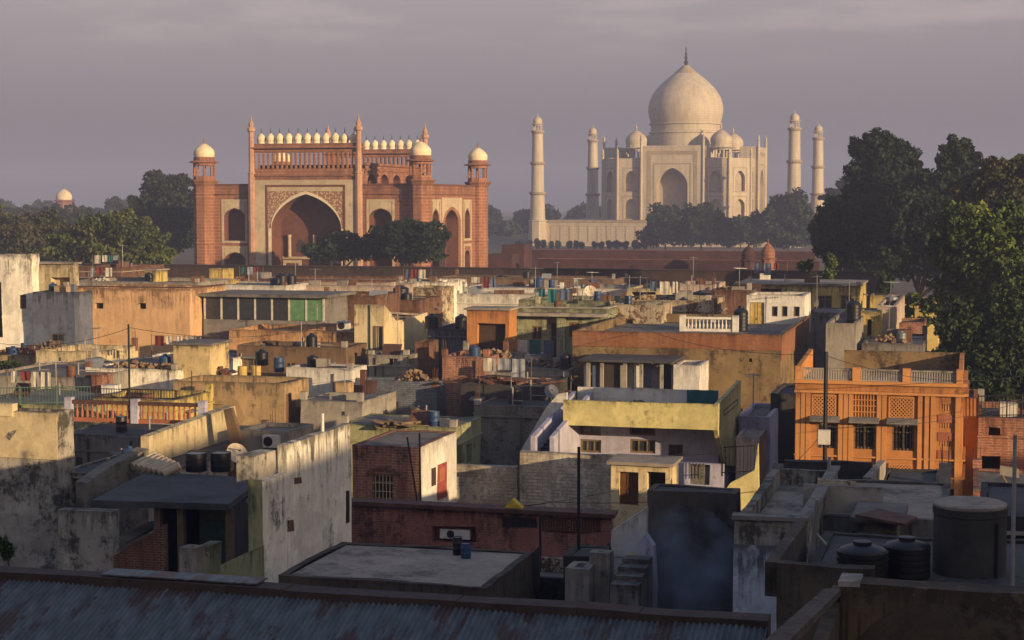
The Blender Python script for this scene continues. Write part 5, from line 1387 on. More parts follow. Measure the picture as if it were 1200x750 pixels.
    m = MB(); zb = atY(1060, 411, yb).z; m.box(atY(990, 420, yb).x, H['X1'], yb - .25, yb, H['Zt'] - .02, zb); m.build('rear_parapet', M['brick_plast'], T, worn=.06)
    m = MB(); m.prism([(H['X1'] - .22, Y + .26, H['Zt'] - .02), (H['X1'] - .22, yb - .26, H['Zt'] - .02), (H['X1'] - .22, yb - .26, zb), (H['X1'] - .22, Y + .26, uz(433))], (.2, 0, 0)); m.build('side_parapet', M['orange2'], T, worn=.02)
    m = MB(); m.prism([(H['X0'] + .02, Y + .26, H['Zt'] - .02), (H['X0'] + .02, yb, H['Zt'] - .02), (H['X0'] + .02, yb, zb), (H['X0'] + .02, Y + .26, uz(431))], (.2, 0, 0)); m.build('side_parapet', M['orange2'], T, worn=.02)
    return H
oh = orange_house()
house('annex', 'narrow orange side block attached to the right of the ornate orange house', 1129, 1146, 466, 84.5, dep=4, wall='orange2', roof='roof', par=.2, cat='annex')
house('house', 'red brown walled house in the shade behind the sign board', 1146, 1230, 490, 84, dep=7, wall='brick_pink', roof='roof_dk', par=.3, fh=[('open', 1150, 1172, 535, 562), ('vent', 1158, 1172, 501, 512)])
railing('dark iron railing on the red brown house at the right edge', atY(1146, 490, 84.1), atY(1225, 489, 84.1), 1.1, 'iron')
# ------------------------------------------------------------------ yellow stair room and tan house at left
tan = house('house', 'tan plastered house with sunlit yellow end wall and painted stair shadow', 203, 333, 448, 92, x2=362, deco=False, wall='tan', roof='roof_lit', par=.4, rh=[])
house('room', 'mouldy cream rooftop room with flat slab, on the tan house', 203, 246, 404, 98, x2=268, wall='mouldcream', roof='roof', par=0, cat='room', zb=4, worn=.05)
m = MB(); X = tan['X1']; st = polyX([(334.5, 462), (341, 462), (341, 468), (346, 468), (346, 477), (353, 477), (353, 487), (335, 503)], X); m.prism(st, (.02, 0, 0)); m.build('brick_stair_shadow', M['brick'], tan['T'])  # stair-shaped cast shadow painted on as a thin brick-coloured sheet
zr = tan['Zr']
water_tank(atZ(307, 428, zr + .3), .42, 1.0, 'black plastic water tank behind the tan house parapet')
drum(atZ(327, 436, zr), .34, .95, 'blue plastic drum at the corner of the tan house roof', 'blue_plastic')
heap(atZ(258, 440, zr), 1.4, .8, .5, 'heap of brown junk and bricks on the tan house roof', 'rust', 40, .2, 'junk_heap', 'junk')
drum(atZ(284, 440, zr), .3, .6, 'small ochre drum on the tan house roof, left of its twin', 'yellow_door')
drum(atZ(300, 440, zr), .32, .62, 'round ochre drum nearer the black tank on the tan house roof', 'yellow_door')
pole(atZ(268, 432, zr), 2.2, .05, 'thin standing pipe beside the mouldy cream room', 'iron', 'standing_pipe')
# ------------------------------------------------------------------ left roofs
house('house', 'low house with pale roof edge at the left, under the stained white tower house', -30, 46, 416, 108, dep=7, wall='tan', roof='roof', par=.3, worn=.06)
house('house', 'low house with long ochre lit parapet, in front of the salmon orange house', 42, 113, 412, 106, dep=6, wall='cream', roof='roof_lit', par=.5, worn=.07)
house('house', 'low house with grey roof and lit ledge, at the left edge above the green fence', -30, 105, 441, 92, dep=9, wall='grey_lt', roof='roof', par=.15, worn=.05)
house('house', 'wide grey roofed house in front of the salmon orange house', 100, 206, 432, 97, dep=14, wall='white_stain', roof='roof', par=.12, worn=.05)
house('room', 'small dark red box room on the grey roofs, near the thin black pole', 107, 120, 439, 91, dep=1.3, wall='brick_pink', roof='roof', par=.05, cat='room')
lf = house('house', 'low house with pale green fence wall at the left edge', -40, 108, 474, 84, dep=8, wall='greenyellow', roof='roof', par=.08)
railing('green iron fence along the roof at the left edge', atZ(-20, 476, lf['Zr']), atZ(106, 474, lf['Zr']), 1.05, 'green_iron')
yf_ = house('house', 'low house with yellow striped roof wall behind the terracotta balustrade', 106, 204, 468, 86, dep=5, wall='yellow', roof='roof', par=.5)
railing('dark iron railing on top of the yellow striped roof wall', (yf_['X0'] + .3, 86.1, yf_['Zt']), (yf_['X1'], 86.1, yf_['Zt'] + .05), .55, 'iron')
# terracotta balustrade on the dark terrace
dk = house('house', 'broad house with dark grey terrace roof behind the terracotta balustrade', 66, 262, 512, 76, dep=5.5, wall='grey', roof='roof_dk', par=.05)
balustrade('terracotta balustrade with white posts along the dark terrace', (atY(82, 500, 81).x, 81, dk['Zr']), (atY(238, 500, 81).x, 81, dk['Zr'] + .02), 1.15, 'terracotta', 'white_lav', 3, 26)
ter = house('house', 'house with dark flat terrace roof beside the cream stained tower', 66, 178, 556, 63, dep=13, wall='white_black', roof='roof_dk', par=.04, fh=[('open', 72, 100, 560, 590, {'mat': M['brick_pink']})])
tw = house('house', 'near stained cream tower house with mould patches, at the left edge', -45, 67, 482, 62, dep=1.3, deco=False, wall='white_black', roof='roof', par=.5, worn=.09)
m = MB(); m.box(tw['X0'], tw['X1'] - 2.0, 61.9, 62.3, tw['Zt'] - .2, tw['Zt'] + .3); m.build('raised_parapet', M['cream'], tw['T'], worn=.05)
m = MB(); m.box(tw['X0'], tw['X1'] + .01, 61.95, 61.99, tw['Zt'] - 1.9, tw['Zt'] - .02); m.build('sunlit_cream_band', M['cream'], tw['T'], worn=.09)  # sunlit upper part of the wall painted on as a pale band
house('house', 'low mouldy walled house between the cream tower and the slab canopy', 68, 131, 598, 52, dep=.5, deco=False, wall='white_black', roof='roof_dk', par=.03)
# long sunlit parapet wall
wall_x('parapet_wall', 'long cream parapet wall climbing beside the dark terrace', [(175, 512), (262, 480), (275, 475), (278, 500), (268, 520), (182, 558), (174, 562)], atY(175, 540, 66).x, .4, 'cream', worn=.06)
wall_x('parapet_wall', 'broken rubble wall descending in front of the long cream parapet', [(102, 566), (135, 545), (174, 524), (174, 575), (104, 600)], atY(104, 580, 57).x, .5, 'grey_rub', worn=.12)
wall_y('parapet_wall', 'brown leaning slab at the end of the long cream parapet', [(262, 480), (270, 478), (284, 522), (270, 524)], 71, .3, 'brown')
# ------------------------------------------------------------------ slab canopy house
def canopy():
    Z = atY(190, 588, 54).z
    P = [atZ(107, 586, Z), atZ(268, 591, Z), atZ(309, 560, Z), atZ(172, 553, Z)]
    c = sum(P, Vector()) / 4
    T = thing('canopy_house', 'dim house under a broad grey slab canopy', 'house', (c.x, c.y, 0))
    m = MB(); m.prism([p - Vector((0, 0, .22)) for p in P], (0, 0, .22)); m.build('roof', M['roof_dk'], T, worn=.02)
    a, b = P[0], P[1]
    m = MB(); y1 = P[2].y - .2
    m.box(P[1].x - .5, P[1].x - .3, P[1].y + .8, y1, 0, Z - .25); m.box(P[0].x + 1.2, P[1].x - .5, y1 - .2, y1, 0, Z - .25); m.box(P[0].x + 1.2, P[0].x + 1.4, P[0].y + 2.5, y1 - .2, 0, Z - .25); m.build('wall', M['darkwall'], T)
    for t in (.45, .62, .97):
        q = a.lerp(b, t); m = MB(); m.box(q.x - .12, q.x + .12, q.y + .3, q.y + .54, 0, Z - .23); m.build('post', M['brown'], T)
    m = MB(); q = a.lerp(b, .72); m.box(q.x - .5, q.x + .5, q.y + 2.0, q.y + 2.1, 0, Z - 1); m.build('door', M['green_door'], T)
    m = MB(); m.box(a.x + 1.5, b.x - .6, y1 - .4, y1 - .21, Z - 2.6, Z - .9); m.build('inner_wall', M['greenyellow'], T)
    return P, Z
cp, cz = canopy()
wall_y('yard_wall', 'low brick yard wall with slanting top before the slab canopy', [(133, 690), (133, 652), (192, 615), (193, 690)], 47, .25, 'brick')
flat('roof_sheet', 'loose grey sheet roof slanting below the canopy', [(140, 628), (178, 610), (192, 613), (150, 634)], 4.2, .08, 'roof', 'roof sheet')
house('tank_stand', 'small pale concrete stand in the yard under the canopy', 210, 230, 642, 46, dep=.6, wall='grey_lt', roof='roof_lt', par=.04, cat='stand')
house('tank_stand', 'teal painted bin beside the pale concrete stand in the yard', 232, 246, 640, 47.5, dep=.8, wall='greenish', roof='roof_dk', par=.1, cat='bin')
wr = atZ(230, 552, cz)
drum(atZ(230, 552, cz), .42, .72, 'broad black rubber drum on the slab canopy, left of its neighbour')
drum(atZ(259, 552, cz), .40, .74, 'black drum with white straps on the slab canopy, beside the dish')
sat_dish(atZ(277, 549, cz), .42, 'big pale satellite dish standing on the slab canopy', -40, 30)
def tiles():
    T = None; m = MB(); A = atZ(158, 545, cz + .25)
    P = [atZ(152, 546, cz + .15), atZ(194, 556, cz + .05), atZ(213, 546, cz + .35), atZ(180, 532, cz + .5)]
    n = 7
    for i in range(n):
        a0 = P[0].lerp(P[1], (i + .5) / n); a1 = P[3].lerp(P[2], (i + .5) / n); w = (P[1] - P[0]).length / n * .48
        m.tube(a0, a1, w, n=10)
    return one('asbestos_pipes', m, M['tile'], 'row of pale ribbed asbestos sheets leaning on the slab canopy', 'roof sheet')
tiles()
house('room', 'low grey parapet room with square vent behind the drums', 279, 338, 505, 72, dep=3, wall='grey_lt', roof='roof', par=.2, cat='room', zb=3)
ac_unit((atY(320, 525, 72).x, 71.67, atY(320, 525, 72).z), 'grey box cooler on the low parapet room behind the drums', .75, .62)
# stained white wall house
def white_wall():
    Y0 = 47.0; X = atY(310, 610, Y0).x
    pts = [(307, 566), (336, 521), (411, 497), (411, 612), (405, 622), (300, 668)]
    P = polyX(pts, X)
    T = thing('wall_house', 'long mouldy white wall house rising in the middle foreground', 'house', (X, P[0].y, 0))
    Q = polyX([(336, 521), (411, 497), (411, 612), (336, 646)], X)
    n = 10; m = MB()
    yA, yB = P[0].y, P[2].y
    ztop = lambda y: P[0].z if y < P[1].y else P[1].z + (P[2].z - P[1].z) * (y - P[1].y) / (P[2].y - P[1].y)
    # lower front part, then the high part, each with its wall, roof slab and rear
    for (ya, yb, z0, z1) in ((yA, P[1].y, P[0].z, P[0].z), (P[1].y, yB, P[1].z, P[2].z)):
        k = max(2, int((yb - ya) / .8))
        for i in range(k):
            a, b = ya + (yb - ya) * i / k, ya + (yb - ya) * (i + 1) / k
            za, zb_ = z0 + (z1 - z0) * i / k, z0 + (z1 - z0) * (i + 1) / k
            for j in range(5):
                m.quad((X, a, za * j / 5), (X, b, zb_ * j / 5), (X, b, zb_ * (j + 1) / 5), (X, a, za * (j + 1) / 5))
            m.quad((X, a, za), (X, b, zb_), (X - .3, b, zb_), (X - .3, a, za)); m.quad((X - .3, a, za - 1), (X - .3, b, zb_ - 1), (X - .3, b, zb_), (X - .3, a, za))
    m.quad((X, yB, 0), (X - .3, yB, 0), (X - .3, yB, P[2].z), (X, yB, P[2].z)); m.quad((X - .3, P[1].y, P[0].z - .5), (X, P[1].y, P[0].z - .5), (X, P[1].y, P[1].z), (X - .3, P[1].y, P[1].z)); m.quad((X - .3, yA, 0), (X, yA, 0), (X, yA, P[0].z), (X - .3, yA, P[0].z))
    m.build('wall', M['white_stain'], T, worn=.05)
    m = MB(); m.box(X - 1.6, X - .31, P[1].y + .5, yB, P[1].z - 2.0, P[1].z - 1.85); m.build('roof', M['roof'], T)
    m = MB(); m.box(X - .9, X - .31, yA + .1, P[1].y - .1, P[0].z - .05, P[0].z + .75); m.build('rubble_parapet', M['white_black'], T, worn=.1)
    m = MB(); m.box(X - .34, X + .02, yA - .25, yA - .02, 0, P[0].z + .1); m.build('green_pier', M['greenyellow'], T)
    m = MB(); q = polyX([(405, 575), (408, 575), (408, 612), (405, 613)], X); m.prism(q, (.05, 0, 0)); m.build('drainpipe', M['iron'], T)
    m = MB(); q = polyX([(383, 497)], X)[0]; m.tube((X - .15, q.y, q.z - .8), (X - .15, q.y, q.z + .35), .06); m.build('vent_pipe', M['white_metal'], T)
    for a, b, c, d in ((345, 352, 560, 566), (337, 343, 610, 622)):
        m = MB(); m.prism(polyX([(a, c), (b, c - 1), (b + 1, d), (a, d + 1)], X), (.03, 0, 0)); m.build('fallen_plaster', M['brick'], T)
    return X, yA, yB
wx, wya, wyb = white_wall()
wall_y('wall', 'pale yellow green low wall sloping up to the mouldy white wall house', [(258, 690), (258, 662), (306, 640), (306, 690)], 44.5, .25, 'greenyellow')
sl = house('house', 'low house with worn pale slab roof in front of the stained white wall', 326, 572, 681, 41, dep=4.6, deco=False, wall='yardbrown', roof='roof_lt', par=.03)
# ------------------------------------------------------------------ grey flat roofs in the middle
house('house', 'bluish block parapet house with rubble on top', 422, 512, 446, 98, x2=522, wall='brick_blue', roof='roof', par=.5, worn=.08)
heap((atY(482, 440, 99).x, 99.5, atY(482, 446, 98).z - .25), 2.0, 1.2, .8, 'heap of sunlit broken bricks on the bluish block house', 'rubble', 60, .25)
house('house', 'flat grey roof house left of the bluish block house', 352, 424, 470, 92, dep=9, wall='grey_lt', roof='roof', par=.04)
house('house', 'grey rubble walled house in shade, under the rusty roof debris', 556, 640, 476, 92, dep=6, wall='grey_rub', roof='roof_dk', par=.1)
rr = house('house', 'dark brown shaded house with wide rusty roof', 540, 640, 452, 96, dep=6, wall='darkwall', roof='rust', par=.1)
scrap((atY(590, 448, 98).x, 98.5, rr['Zt'] - .15), 6.5, 2.2, 'sprawl of rusty sheets and poles on the dark brown house', 'rust', 80)
house('house', 'low cement house with grey flat roof under the pale green house', 566, 668, 432, 104, dep=7, wall='grey_lt', roof='roof', par=.15)
scrap(rest(618, 412, 114.5), 2.2, 1.0, 'dark heap of covered junk before the pale green house', 'interior', 40, 'junk_heap', 'junk')
house('planter', 'pale low slab below the dark junk heap', 590, 640, 414, 113.5, dep=2, wall='grey_lt', roof='roof_lt', par=.03, cat='slab')
# ------------------------------------------------------------------ brick house with white side
bh = house('house', 'brick house with white side wall, faded red door and arched barred window', 413, 491, 523, 72, x2=534, deco=False, wall='brick_pink', roof='roof', par=.05, worn=.03,
      fh=[('bars', 436, 461, 556, 586, {'mat': M['interior'], 'bmat': M['cream']})])
X = bh['X1']
w2 = MB(); wall_face(w2, lambda u, z, d: (X + .03 + 0 * d, u, z), 72.0, bh['Y1'], 0, bh['Zt']); w2.build('white_side', M['white'], bh['T'], worn=.03)
m = MB(); q = polyX([(513, 545), (523, 541), (523, 582), (513, 586)], X + .05); m.prism(q, (.03, 0, 0)); d_ = m.build('door', M['red_door'], bh['T'])
m = MB(); q = polyX([(515, 549), (521, 546.5), (521, 562), (515, 565)], X + .082); m.prism(q, (.01, 0, 0)); m.build('panel', M['terracotta'], d_)
m = MB(); q = polyX([(506, 549), (510.5, 547.5), (510.5, 568), (506, 570)], X + .05); m.prism(q, (.02, 0, 0)); m.build('window', M['dark_wood'], bh['T'])
m = MB(); c = (atY(449, 552, 72).x, 71.9, atY(449, 552, 72).z)
for i in range(8):
    a0, a1 = math.pi * i / 8, math.pi * (i + 1) / 8; ri, ro = .55, .8
    m.prism([(c[0] + ri * math.cos(a0), 71.92, c[2] - .2 + ri * .5 * math.sin(a0)), (c[0] + ro * math.cos(a0), 71.92, c[2] - .2 + ro * .5 * math.sin(a0)), (c[0] + ro * math.cos(a1), 71.92, c[2] - .2 + ro * .5 * math.sin(a1)), (c[0] + ri * math.cos(a1), 71.92, c[2] - .2 + ri * .5 * math.sin(a1))], (0, .06, 0))
m.build('window_arch', M['brick'], bh['T'])
gy = house('house', 'yellow green house with two dark doorways behind the white side wall', 400, 534, 499, 82.2, x2=563, wall='greenyellow', roof='roof', par=.06, rh=[('open', 536, 541, 521, 545), ('open', 547, 553, 520, 543)])
sat_dish(atZ(487, 494, gy['Zr']), .38, 'small tilted satellite dish on the flat roof behind the brick house', 60, 50)
scrap(atZ(462, 500, gy['Zr']), 2.2, .9, 'tangle of sticks and dark junk on the flat roof near the small dish', 'wood', 36, 'junk_heap', 'junk')
house('wall', 'grey stained yard wall right of the white side wall', 533, 606, 546, 79, dep=.35, wall='blockwall', roof='grey_lt', par=.03, cat='wall', worn=.06)
house('wall', 'wide whitish block wall with dark base in front of the yellow balcony house', 609, 722, 532, 78, dep=.4, wall='blockwall', roof='roof_lt', par=.03, cat='wall', worn=.05)
# debris by the red door
pole((atY(494, 598, 71.2).x, 71.2, 0), 5.8, .05, 'broken timber leaning on the corner of the white side wall', 'interior', 'timber', lean=(-.25, .5))
pole((atY(500, 597, 71.3).x, 71.3, 0), 5.6, .05, 'second timber leaning before the white side wall, crossing the first', 'interior', 'timber', lean=(-1.0, .3))
heap(rest(505, 594, 71.8), 1.2, .8, .6, 'dark pile of scrap below the faded red door', 'interior', 30, .3, 'scrap_heap', 'scrap')
# ------------------------------------------------------------------ yellow balcony house
def balcony_house():
    Y = 84.0
    H = house('house', 'yellow balcony house with lavender walls', 664, 842, 499, Y, x2=866, deco=False, wall='white_lav', roof='roof', par=0.0, worn=.02,
        fh=[('win', 680, 704, 515, 530, {'mull': 2}), ('win', 680, 704, 499.5, 510), ('win', 738, 768, 515, 531, {'mull': 2}), ('win', 738, 768, 500, 510), ('win', 783, 800, 521, 535, {'fmat': M['brown_door'], 'mat': M['dark_wood']})])
    T = H['T']
    Yf = 81.6
    a, b = atY(660, 490, Yf).x, atY(841, 490, Yf).x
    zt, zb_ = atY(750, 471.5, Yf).z, atY(750, 501, Yf).z
    Xr = b; yb = atX(868, 470, Xr).y
    m = MB(); wall_face(m, lambda u, z, d: (u, Yf + d, z), a, b, zb_, zt); wall_face(m, lambda u, z, d: (u, Yf + .18, z), a, b, zb_, zt)
    m.quad((a, Yf, zt), (b, Yf, zt), (b, Yf + .18, zt), (a, Yf + .18, zt)); m.quad((a, Yf, zb_), (b, Yf, zb_), (b, Y, zb_), (a, Y, zb_))
    m.quad((a, Yf, zb_), (a, Yf + .18, zb_), (a, Yf + .18, zt), (a, Yf, zt))
    m.build('balcony_front', M['yellow_b'], T, worn=.02)
    m = MB(); S = [(Xr, Yf + .001, zb_), (Xr, Yf + .001, zt), (Xr, yb, zt + .35), (Xr, yb, atX(868, 546, Xr).z), (Xr, Y + .3, atX(845, 550, Xr).z)]
    m.prism(S, (-.2, 0, 0)); m.build('end_wall', M['yellow_b'], T, worn=.02)
    m = MB(); rect_frame(m, lambda u, z, d: (Xr - d, u, z), atX(848, 475, Xr).y, atX(864, 475, Xr).y, atX(856, 481, Xr).z, atX(856, 474, Xr).z, .05, -.03, .0); m.build('end_grille', M['brown'], T)
    m = MB(); zf = zb_ + .12; m.box(a, b - .21, Yf + .19, Y + 3.5, zf - .1, zf); m.build('balcony_floor', M['roof'], T)
    # white rear parapet and teal sheet
    yr = Y + 3.6
    x0, x1 = atY(676, 465, yr).x, atY(806, 465, yr).x
    m = MB(); wall_face(m, lambda u, z, d: (u, yr, z), x0, x1, zf, atY(740, 455, yr).z); m.box(x0, x1, yr + .001, yr + .2, zf, atY(740, 455, yr).z - .001); m.build('rear_parapet', M['white'], T, worn=.06)
    # left stair with white side walls
    X0 = atY(636, 530, 80).x; Xa = atY(612, 530, 80).x
    return H, T, zf, yr, Yf
bhz, bhT, bzf, byr, bYf = balcony_house()
m = MB(); x0, x1 = atY(805, 465, byr - .5).x, atY(842, 465, byr - .5).x
nseg = 10; zt = atY(820, 457, byr - .5).z
for i in range(nseg):
    a, b = x0 + (x1 - x0) * i / nseg, x0 + (x1 - x0) * (i + 1) / nseg
    f_ = lambda t: byr - .5 + .08 * math.sin(t * 9)
    m.prism([(a, f_(a), bzf + .05), (b, f_(b), bzf + .05), (b, f_(b), zt), (a, f_(a), zt)], (0, .02, 0))
one('tarpaulin', m, M['teal'], 'teal tarpaulin hung behind the yellow balcony', 'tarpaulin')
heap((atY(697, 466, byr - 1).x, byr - 1.2, bzf), 1.6, .6, .35, 'dark heap on the balcony floor, before the white rear parapet', 'interior', 30, .3, 'junk_heap', 'junk')
heap((atY(745, 466, byr - 1).x, byr - 1.2, bzf), 2.4, .6, .4, 'longer dark heap of sacks on the balcony floor', 'interior', 40, .35, 'junk_heap', 'junk')
def stair(label, px0, px1, ybot, ytop, Yn, Yfar, n, side='white', step='grey', rail=True):
    A, B = atY(px0, ybot, Yn), atY(px1, ybot, Yn); z1 = atY((px0 + px1) / 2, ytop, Yfar).z
    T = thing('staircase', label, 'staircase', (A + B) / 2)
    for i in range(n):
        m = MB(); y0 = Yn + (Yfar - Yn) * i / n; m.box(A.x + .02, B.x - .02, y0, y0 + (Yfar - Yn) / n - .002, 0, A.z + (z1 - A.z) * (i + 1) / n); m.build('step', M[step], T)
    if rail:
        for x in (A.x - .22, B.x):
            m = MB(); m.prism([(x, Yn - .3, 0), (x, Yfar + .3, 0), (x, Yfar + .3, z1 + .9), (x, Yn - .3, A.z + .9)], (.22, 0, 0)); m.build('side_wall', M[side], T, worn=.03)
    return T
stair('white walled outdoor staircase climbing beside the yellow balcony house', 629, 646, 532, 478, 79, 87, 12, 'white_lav', 'bluegrey')
wall_y('wall', 'white slanting wall on the left of the outdoor staircase', [(609, 560), (609, 530), (640, 478), (654, 462), (664, 460), (664, 470), (648, 486), (632, 532), (630, 560)], 82.5, .3, 'white')
wall_y('wall', 'lavender wall between the staircase and the yellow balcony house', [(650, 496), (672, 503), (672, 535), (650, 535)], 83.5, .3, 'white_lav')
# porch
def porch():
    Y = 74.0
    H = house('porch', 'small porch with cream pillars and brown double door', 716, 785, 545, Y, dep=2.2, wall='cream', roof='roof_lt', par=0, cat='porch', worn=.02,
        fh=[('door', 725, 748, 553, 592, {'mat': M['brown_door'], 'depth': .3}), ('open', 758, 780, 553, 575)])
    return H
porch()
house('wall', 'lavender low wall with cracked white piers right of the porch', 786, 848, 543, 79.5, dep=.3, wall='white_lav', roof='roof_lt', par=.03, cat='wall', fh=[('open', 808, 832, 537, 568, {'mat': M['grey_rub'], 'depth': .15})])
wall_y('ramp_wall', 'bright yellow sloping wall at the foot of the yellow balcony house', [(848, 577), (856, 566), (884, 551), (888, 520), (889, 577)], 77, .3, 'yellow_b')
railing('iron gate railing before the yellow balcony house', atY(846, 558, 78), atY(884, 556, 78), 1.4, 'iron', name='gate_railing')
wire(atY(792, 532, 78), atY(850, 528, 78), 'dark sagging cable in front of the lavender wall', .1, .03)
house('wall', 'white washed wall leading down from the porch', 862, 890, 512, 82, dep=3, wall='pinkwhite', roof='roof_lt', par=.03, cat='wall')
# ------------------------------------------------------------------ pink brick front row
pb_ = house('house', 'pink brick house front with lattice parapet, across the middle foreground', 412, 716, 597, 62, dep=.45, deco=False, wall='pinkplaster', roof='brown_sheet', par=.02, worn=.12,
      fh=[('open', 508, 559, 617, 636, {'depth': .6}), ('louvre', 588, 630, 606, 618, {'n': 13, 'mat': M['interior']}), ('louvre', 636, 703, 607, 624, {'n': 20, 'mat': M['brick']})])
ac_unit((atY(532, 634, 62).x, 62.1, atY(532, 634, 62).z), 'old air cooler in the dark opening of the pink brick front', 1.2, .42)
m = MB(); q = [atY(588, 598, 62.03), atY(614, 598, 62.03), atY(600, 585, 62.03)]; m.prism(q, (0, .38, 0)); one('tarpaulin', m, M['yellow_tarp'], 'yellow tarpaulin tent on the pink brick front', 'tarpaulin')
house('house', 'long grey low roof below the pink brick front', 566, 704, 676, 46, dep=2.6, wall='darkwall', roof='roof', par=.05)
house('box', 'dark metal tank box on the long grey low roof', 660, 704, 652, 45, dep=1.5, wall='darkwall', roof='roof_dk', par=.03, cat='box')
house('box', 'pale plastered box in front of the dark metal tank box', 662, 690, 667, 43.5, dep=1.0, wall='grey_lt', roof='roof_dk', par=.03, cat='box')
wall_y('leaning_boards', 'dark triangular boards leaning on the long grey low roof', [(612, 690), (612, 662), (632, 640), (632, 690)], 45.5, .12, 'darkwall', 'boards')
pole(rest(678, 652, 46), 2.9, .05, 'bent iron lamp pole by the dark tank box', 'iron', 'lamp_pole')
drum(rest(536, 650, 44), .13, .5, 'slim dark canister on the worn pale slab roof, left one of two', 'black_plastic')
drum(rest(546, 654, 44), .14, .42, 'stout dark canister on the worn pale slab roof, right one of two', 'blue_plastic')
pole(rest(633, 655, 47), 1.6, .04, 'short iron rod beside the leaning boards', 'iron', 'rod')
# white sloping wall and steps
wall_y('ramp_wall', 'white sloping stair wall beside the dark soot wall', [(715, 655), (717, 622), (757, 595), (757, 642)], 47, .3, 'white', worn=.03)
stair('short grey flight of steps below the white sloping wall', 714, 749, 690, 650, 42.5, 44.5, 4, 'grey_lt', 'grey', False)
wall_y('wall', 'rounded white pier beside the short steps', [(746, 690), (746, 638), (756, 626), (766, 640), (768, 690)], 44.8, .35, 'white_lav')
house('wall', 'pale block at the head of the dark tank box', 690, 714, 648, 44.2, dep=.6, wall='grey_lt', roof='grey_lt', par=.03, cat='wall')
# ------------------------------------------------------------------ dark soot wall, terrace and yard on the right
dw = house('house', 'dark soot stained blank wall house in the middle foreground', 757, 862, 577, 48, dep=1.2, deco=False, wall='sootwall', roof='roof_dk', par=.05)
sw = house('house', 'terrace house with whitewashed flaking front wall', 860, 948, 612, 40, dep=8.5, deco=False, wall='white_black', roof='roof_lt', par=.45, cop='grey')
m = MB(); m.box(sw['X0'], sw['X1'], 39.9, 39.96, 0, atY(885, 638, 40).z); m.build('whitewash', M['coolwash'], sw['T'], worn=.05)
tr = house('house', 'wide cement terrace with low kerbs behind the round concrete tank', 908, 1110, 606, 44, dep=6, wall='grey', roof='roof_lt', par=.06)
wall_x('parapet', 'grey kerb wall climbing from the whitewashed front to the courtyard', [(880, 610), (918, 543), (920, 556), (886, 622)], atY(882, 612, 44).x, .3, 'grey')
cy_ = house('courtyard_wall', 'dark walled rooftop courtyard in front of the ornate orange house', 918, 1022, 541, 60, dep=.3, wall='darkwall', roof='grey', par=.03, cat='wall', cop=None)
wall_x('courtyard_wall', 'thin sunlit edged side wall of the rooftop courtyard', [(1021, 588), (1021, 560), (1038, 540), (1038, 590)], atY(1021, 560, 55).x, .25, 'grey_lt')
house('house', 'dark lower roofs between the courtyard and the ornate orange house', 1022, 1100, 592, 58, dep=8, wall='darkwall', roof='roof_dk', par=.1)
flat('roof_sheet', 'dull red sheet lying over the terrace, left of the round tank', [(1003, 603), (1060, 614), (1075, 606), (1030, 596)], tr['Zr'] + .5, .06, 'brown_sheet', 'roof sheet')
house('block', 'low cement block under the dull red sheet', 1008, 1052, 612, 42.5, dep=2, wall='grey', roof='roof', par=0, cat='block')
yd = house('yard_wall', 'grey brown parapet box on the near roof, in front of the dark tanks', 910, 1023, 664, 33, dep=.35, wall='yardbrown', roof='roof_lt', par=.03, cat='wall')
wall_x('yard_wall', 'dark side parapet running back from the grey brown box', [(911, 700), (911, 660), (946, 612), (946, 690)], atY(911, 660, 33.2).x, .25, 'yardbrown')
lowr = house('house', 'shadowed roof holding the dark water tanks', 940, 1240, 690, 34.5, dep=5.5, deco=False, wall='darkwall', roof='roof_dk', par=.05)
water_tank(atZ(1010, 683, lowr['Zr']), .52, .8, 'squat black ribbed water tank in the shadowed yard, left one')
water_tank(atZ(1062, 676, lowr['Zr']), .48, .78, 'black ribbed water tank in the shadowed yard, nearest the round concrete tank')
pole(atZ(951, 668, lowr['Zr']), 1.5, .05, 'short grey pipe sticking up from the shadowed yard', 'grey_metal', 'standing_pipe', lean=(.1, 0))
m = MB(); m.tube(atY(953, 622, 36), atY(968, 638, 36), .04); one('pipe', m, M['pipe'], 'slanted pale pipe over the shadowed yard', 'pipe')
def round_tank():
    Y = 36.5; c = atY(1136, 640, Y); k = Y / math.cos(YAW) / FPX; r = 39 * k
    zt = atY(1136, 590, Y).z
    T = thing('concrete_tank', 'big round dark concrete water tank with pale lid', 'water tank', (c.x, c.y, lowr['Zr']))
    m = MB(); m.lathe(c.x, c.y, [(r, lowr['Zr'] - .02), (r * 1.01, zt - 1.2), (r * 1.0, zt - .22), (r * 1.03, zt - .2), (r * 1.03, zt - .06), (r, zt - .04)], 40); m.build('body', M['tankmat'], T, smooth=True)
    m = MB(); m.lathe(c.x, c.y, [(r * .99, zt - .045), (r * 1.0, zt + .02), (r * .9, zt + .05), (r * .15, zt + .07)], 40); m.build('lid', M['roof_lt'], T, smooth=True, worn=.02)
    m = MB(); m.tube((c.x + r * .75, c.y - r * .75, lowr['Zr']), (c.x + r * .75, c.y - r * .75, zt - .3), .03); m.build('pipe', M['iron'], T)
M['tankmat'] = plaster('dark_tank_cement', (62, 60, 58), dirt=(36, 35, 36), amt=.6, streak=1.0, top=.3)
round_tank()
pole(atZ(1186, 690, lowr['Zr']), 3.1, .045, 'tall pale pipe right of the round concrete tank', 'pipe', 'standing_pipe')
wall_y('sign_board', 'grey sheet board on crossed sticks above the pink step', [(1172, 545), (1194, 549), (1194, 560), (1172, 556)], 62, .05, 'grey_lt', 'board')
for (a, b, lb) in (((1174, 557), (1186, 578), 'left crossed stick under the grey sheet board'), ((1188, 560), (1176, 590), 'right crossed stick under the grey sheet board')):
    m = MB(); m.tube(atY(a[0], a[1], 62), atY(b[0], b[1], 62), .05); one('stick', m, M['wood'], lb, 'stick')
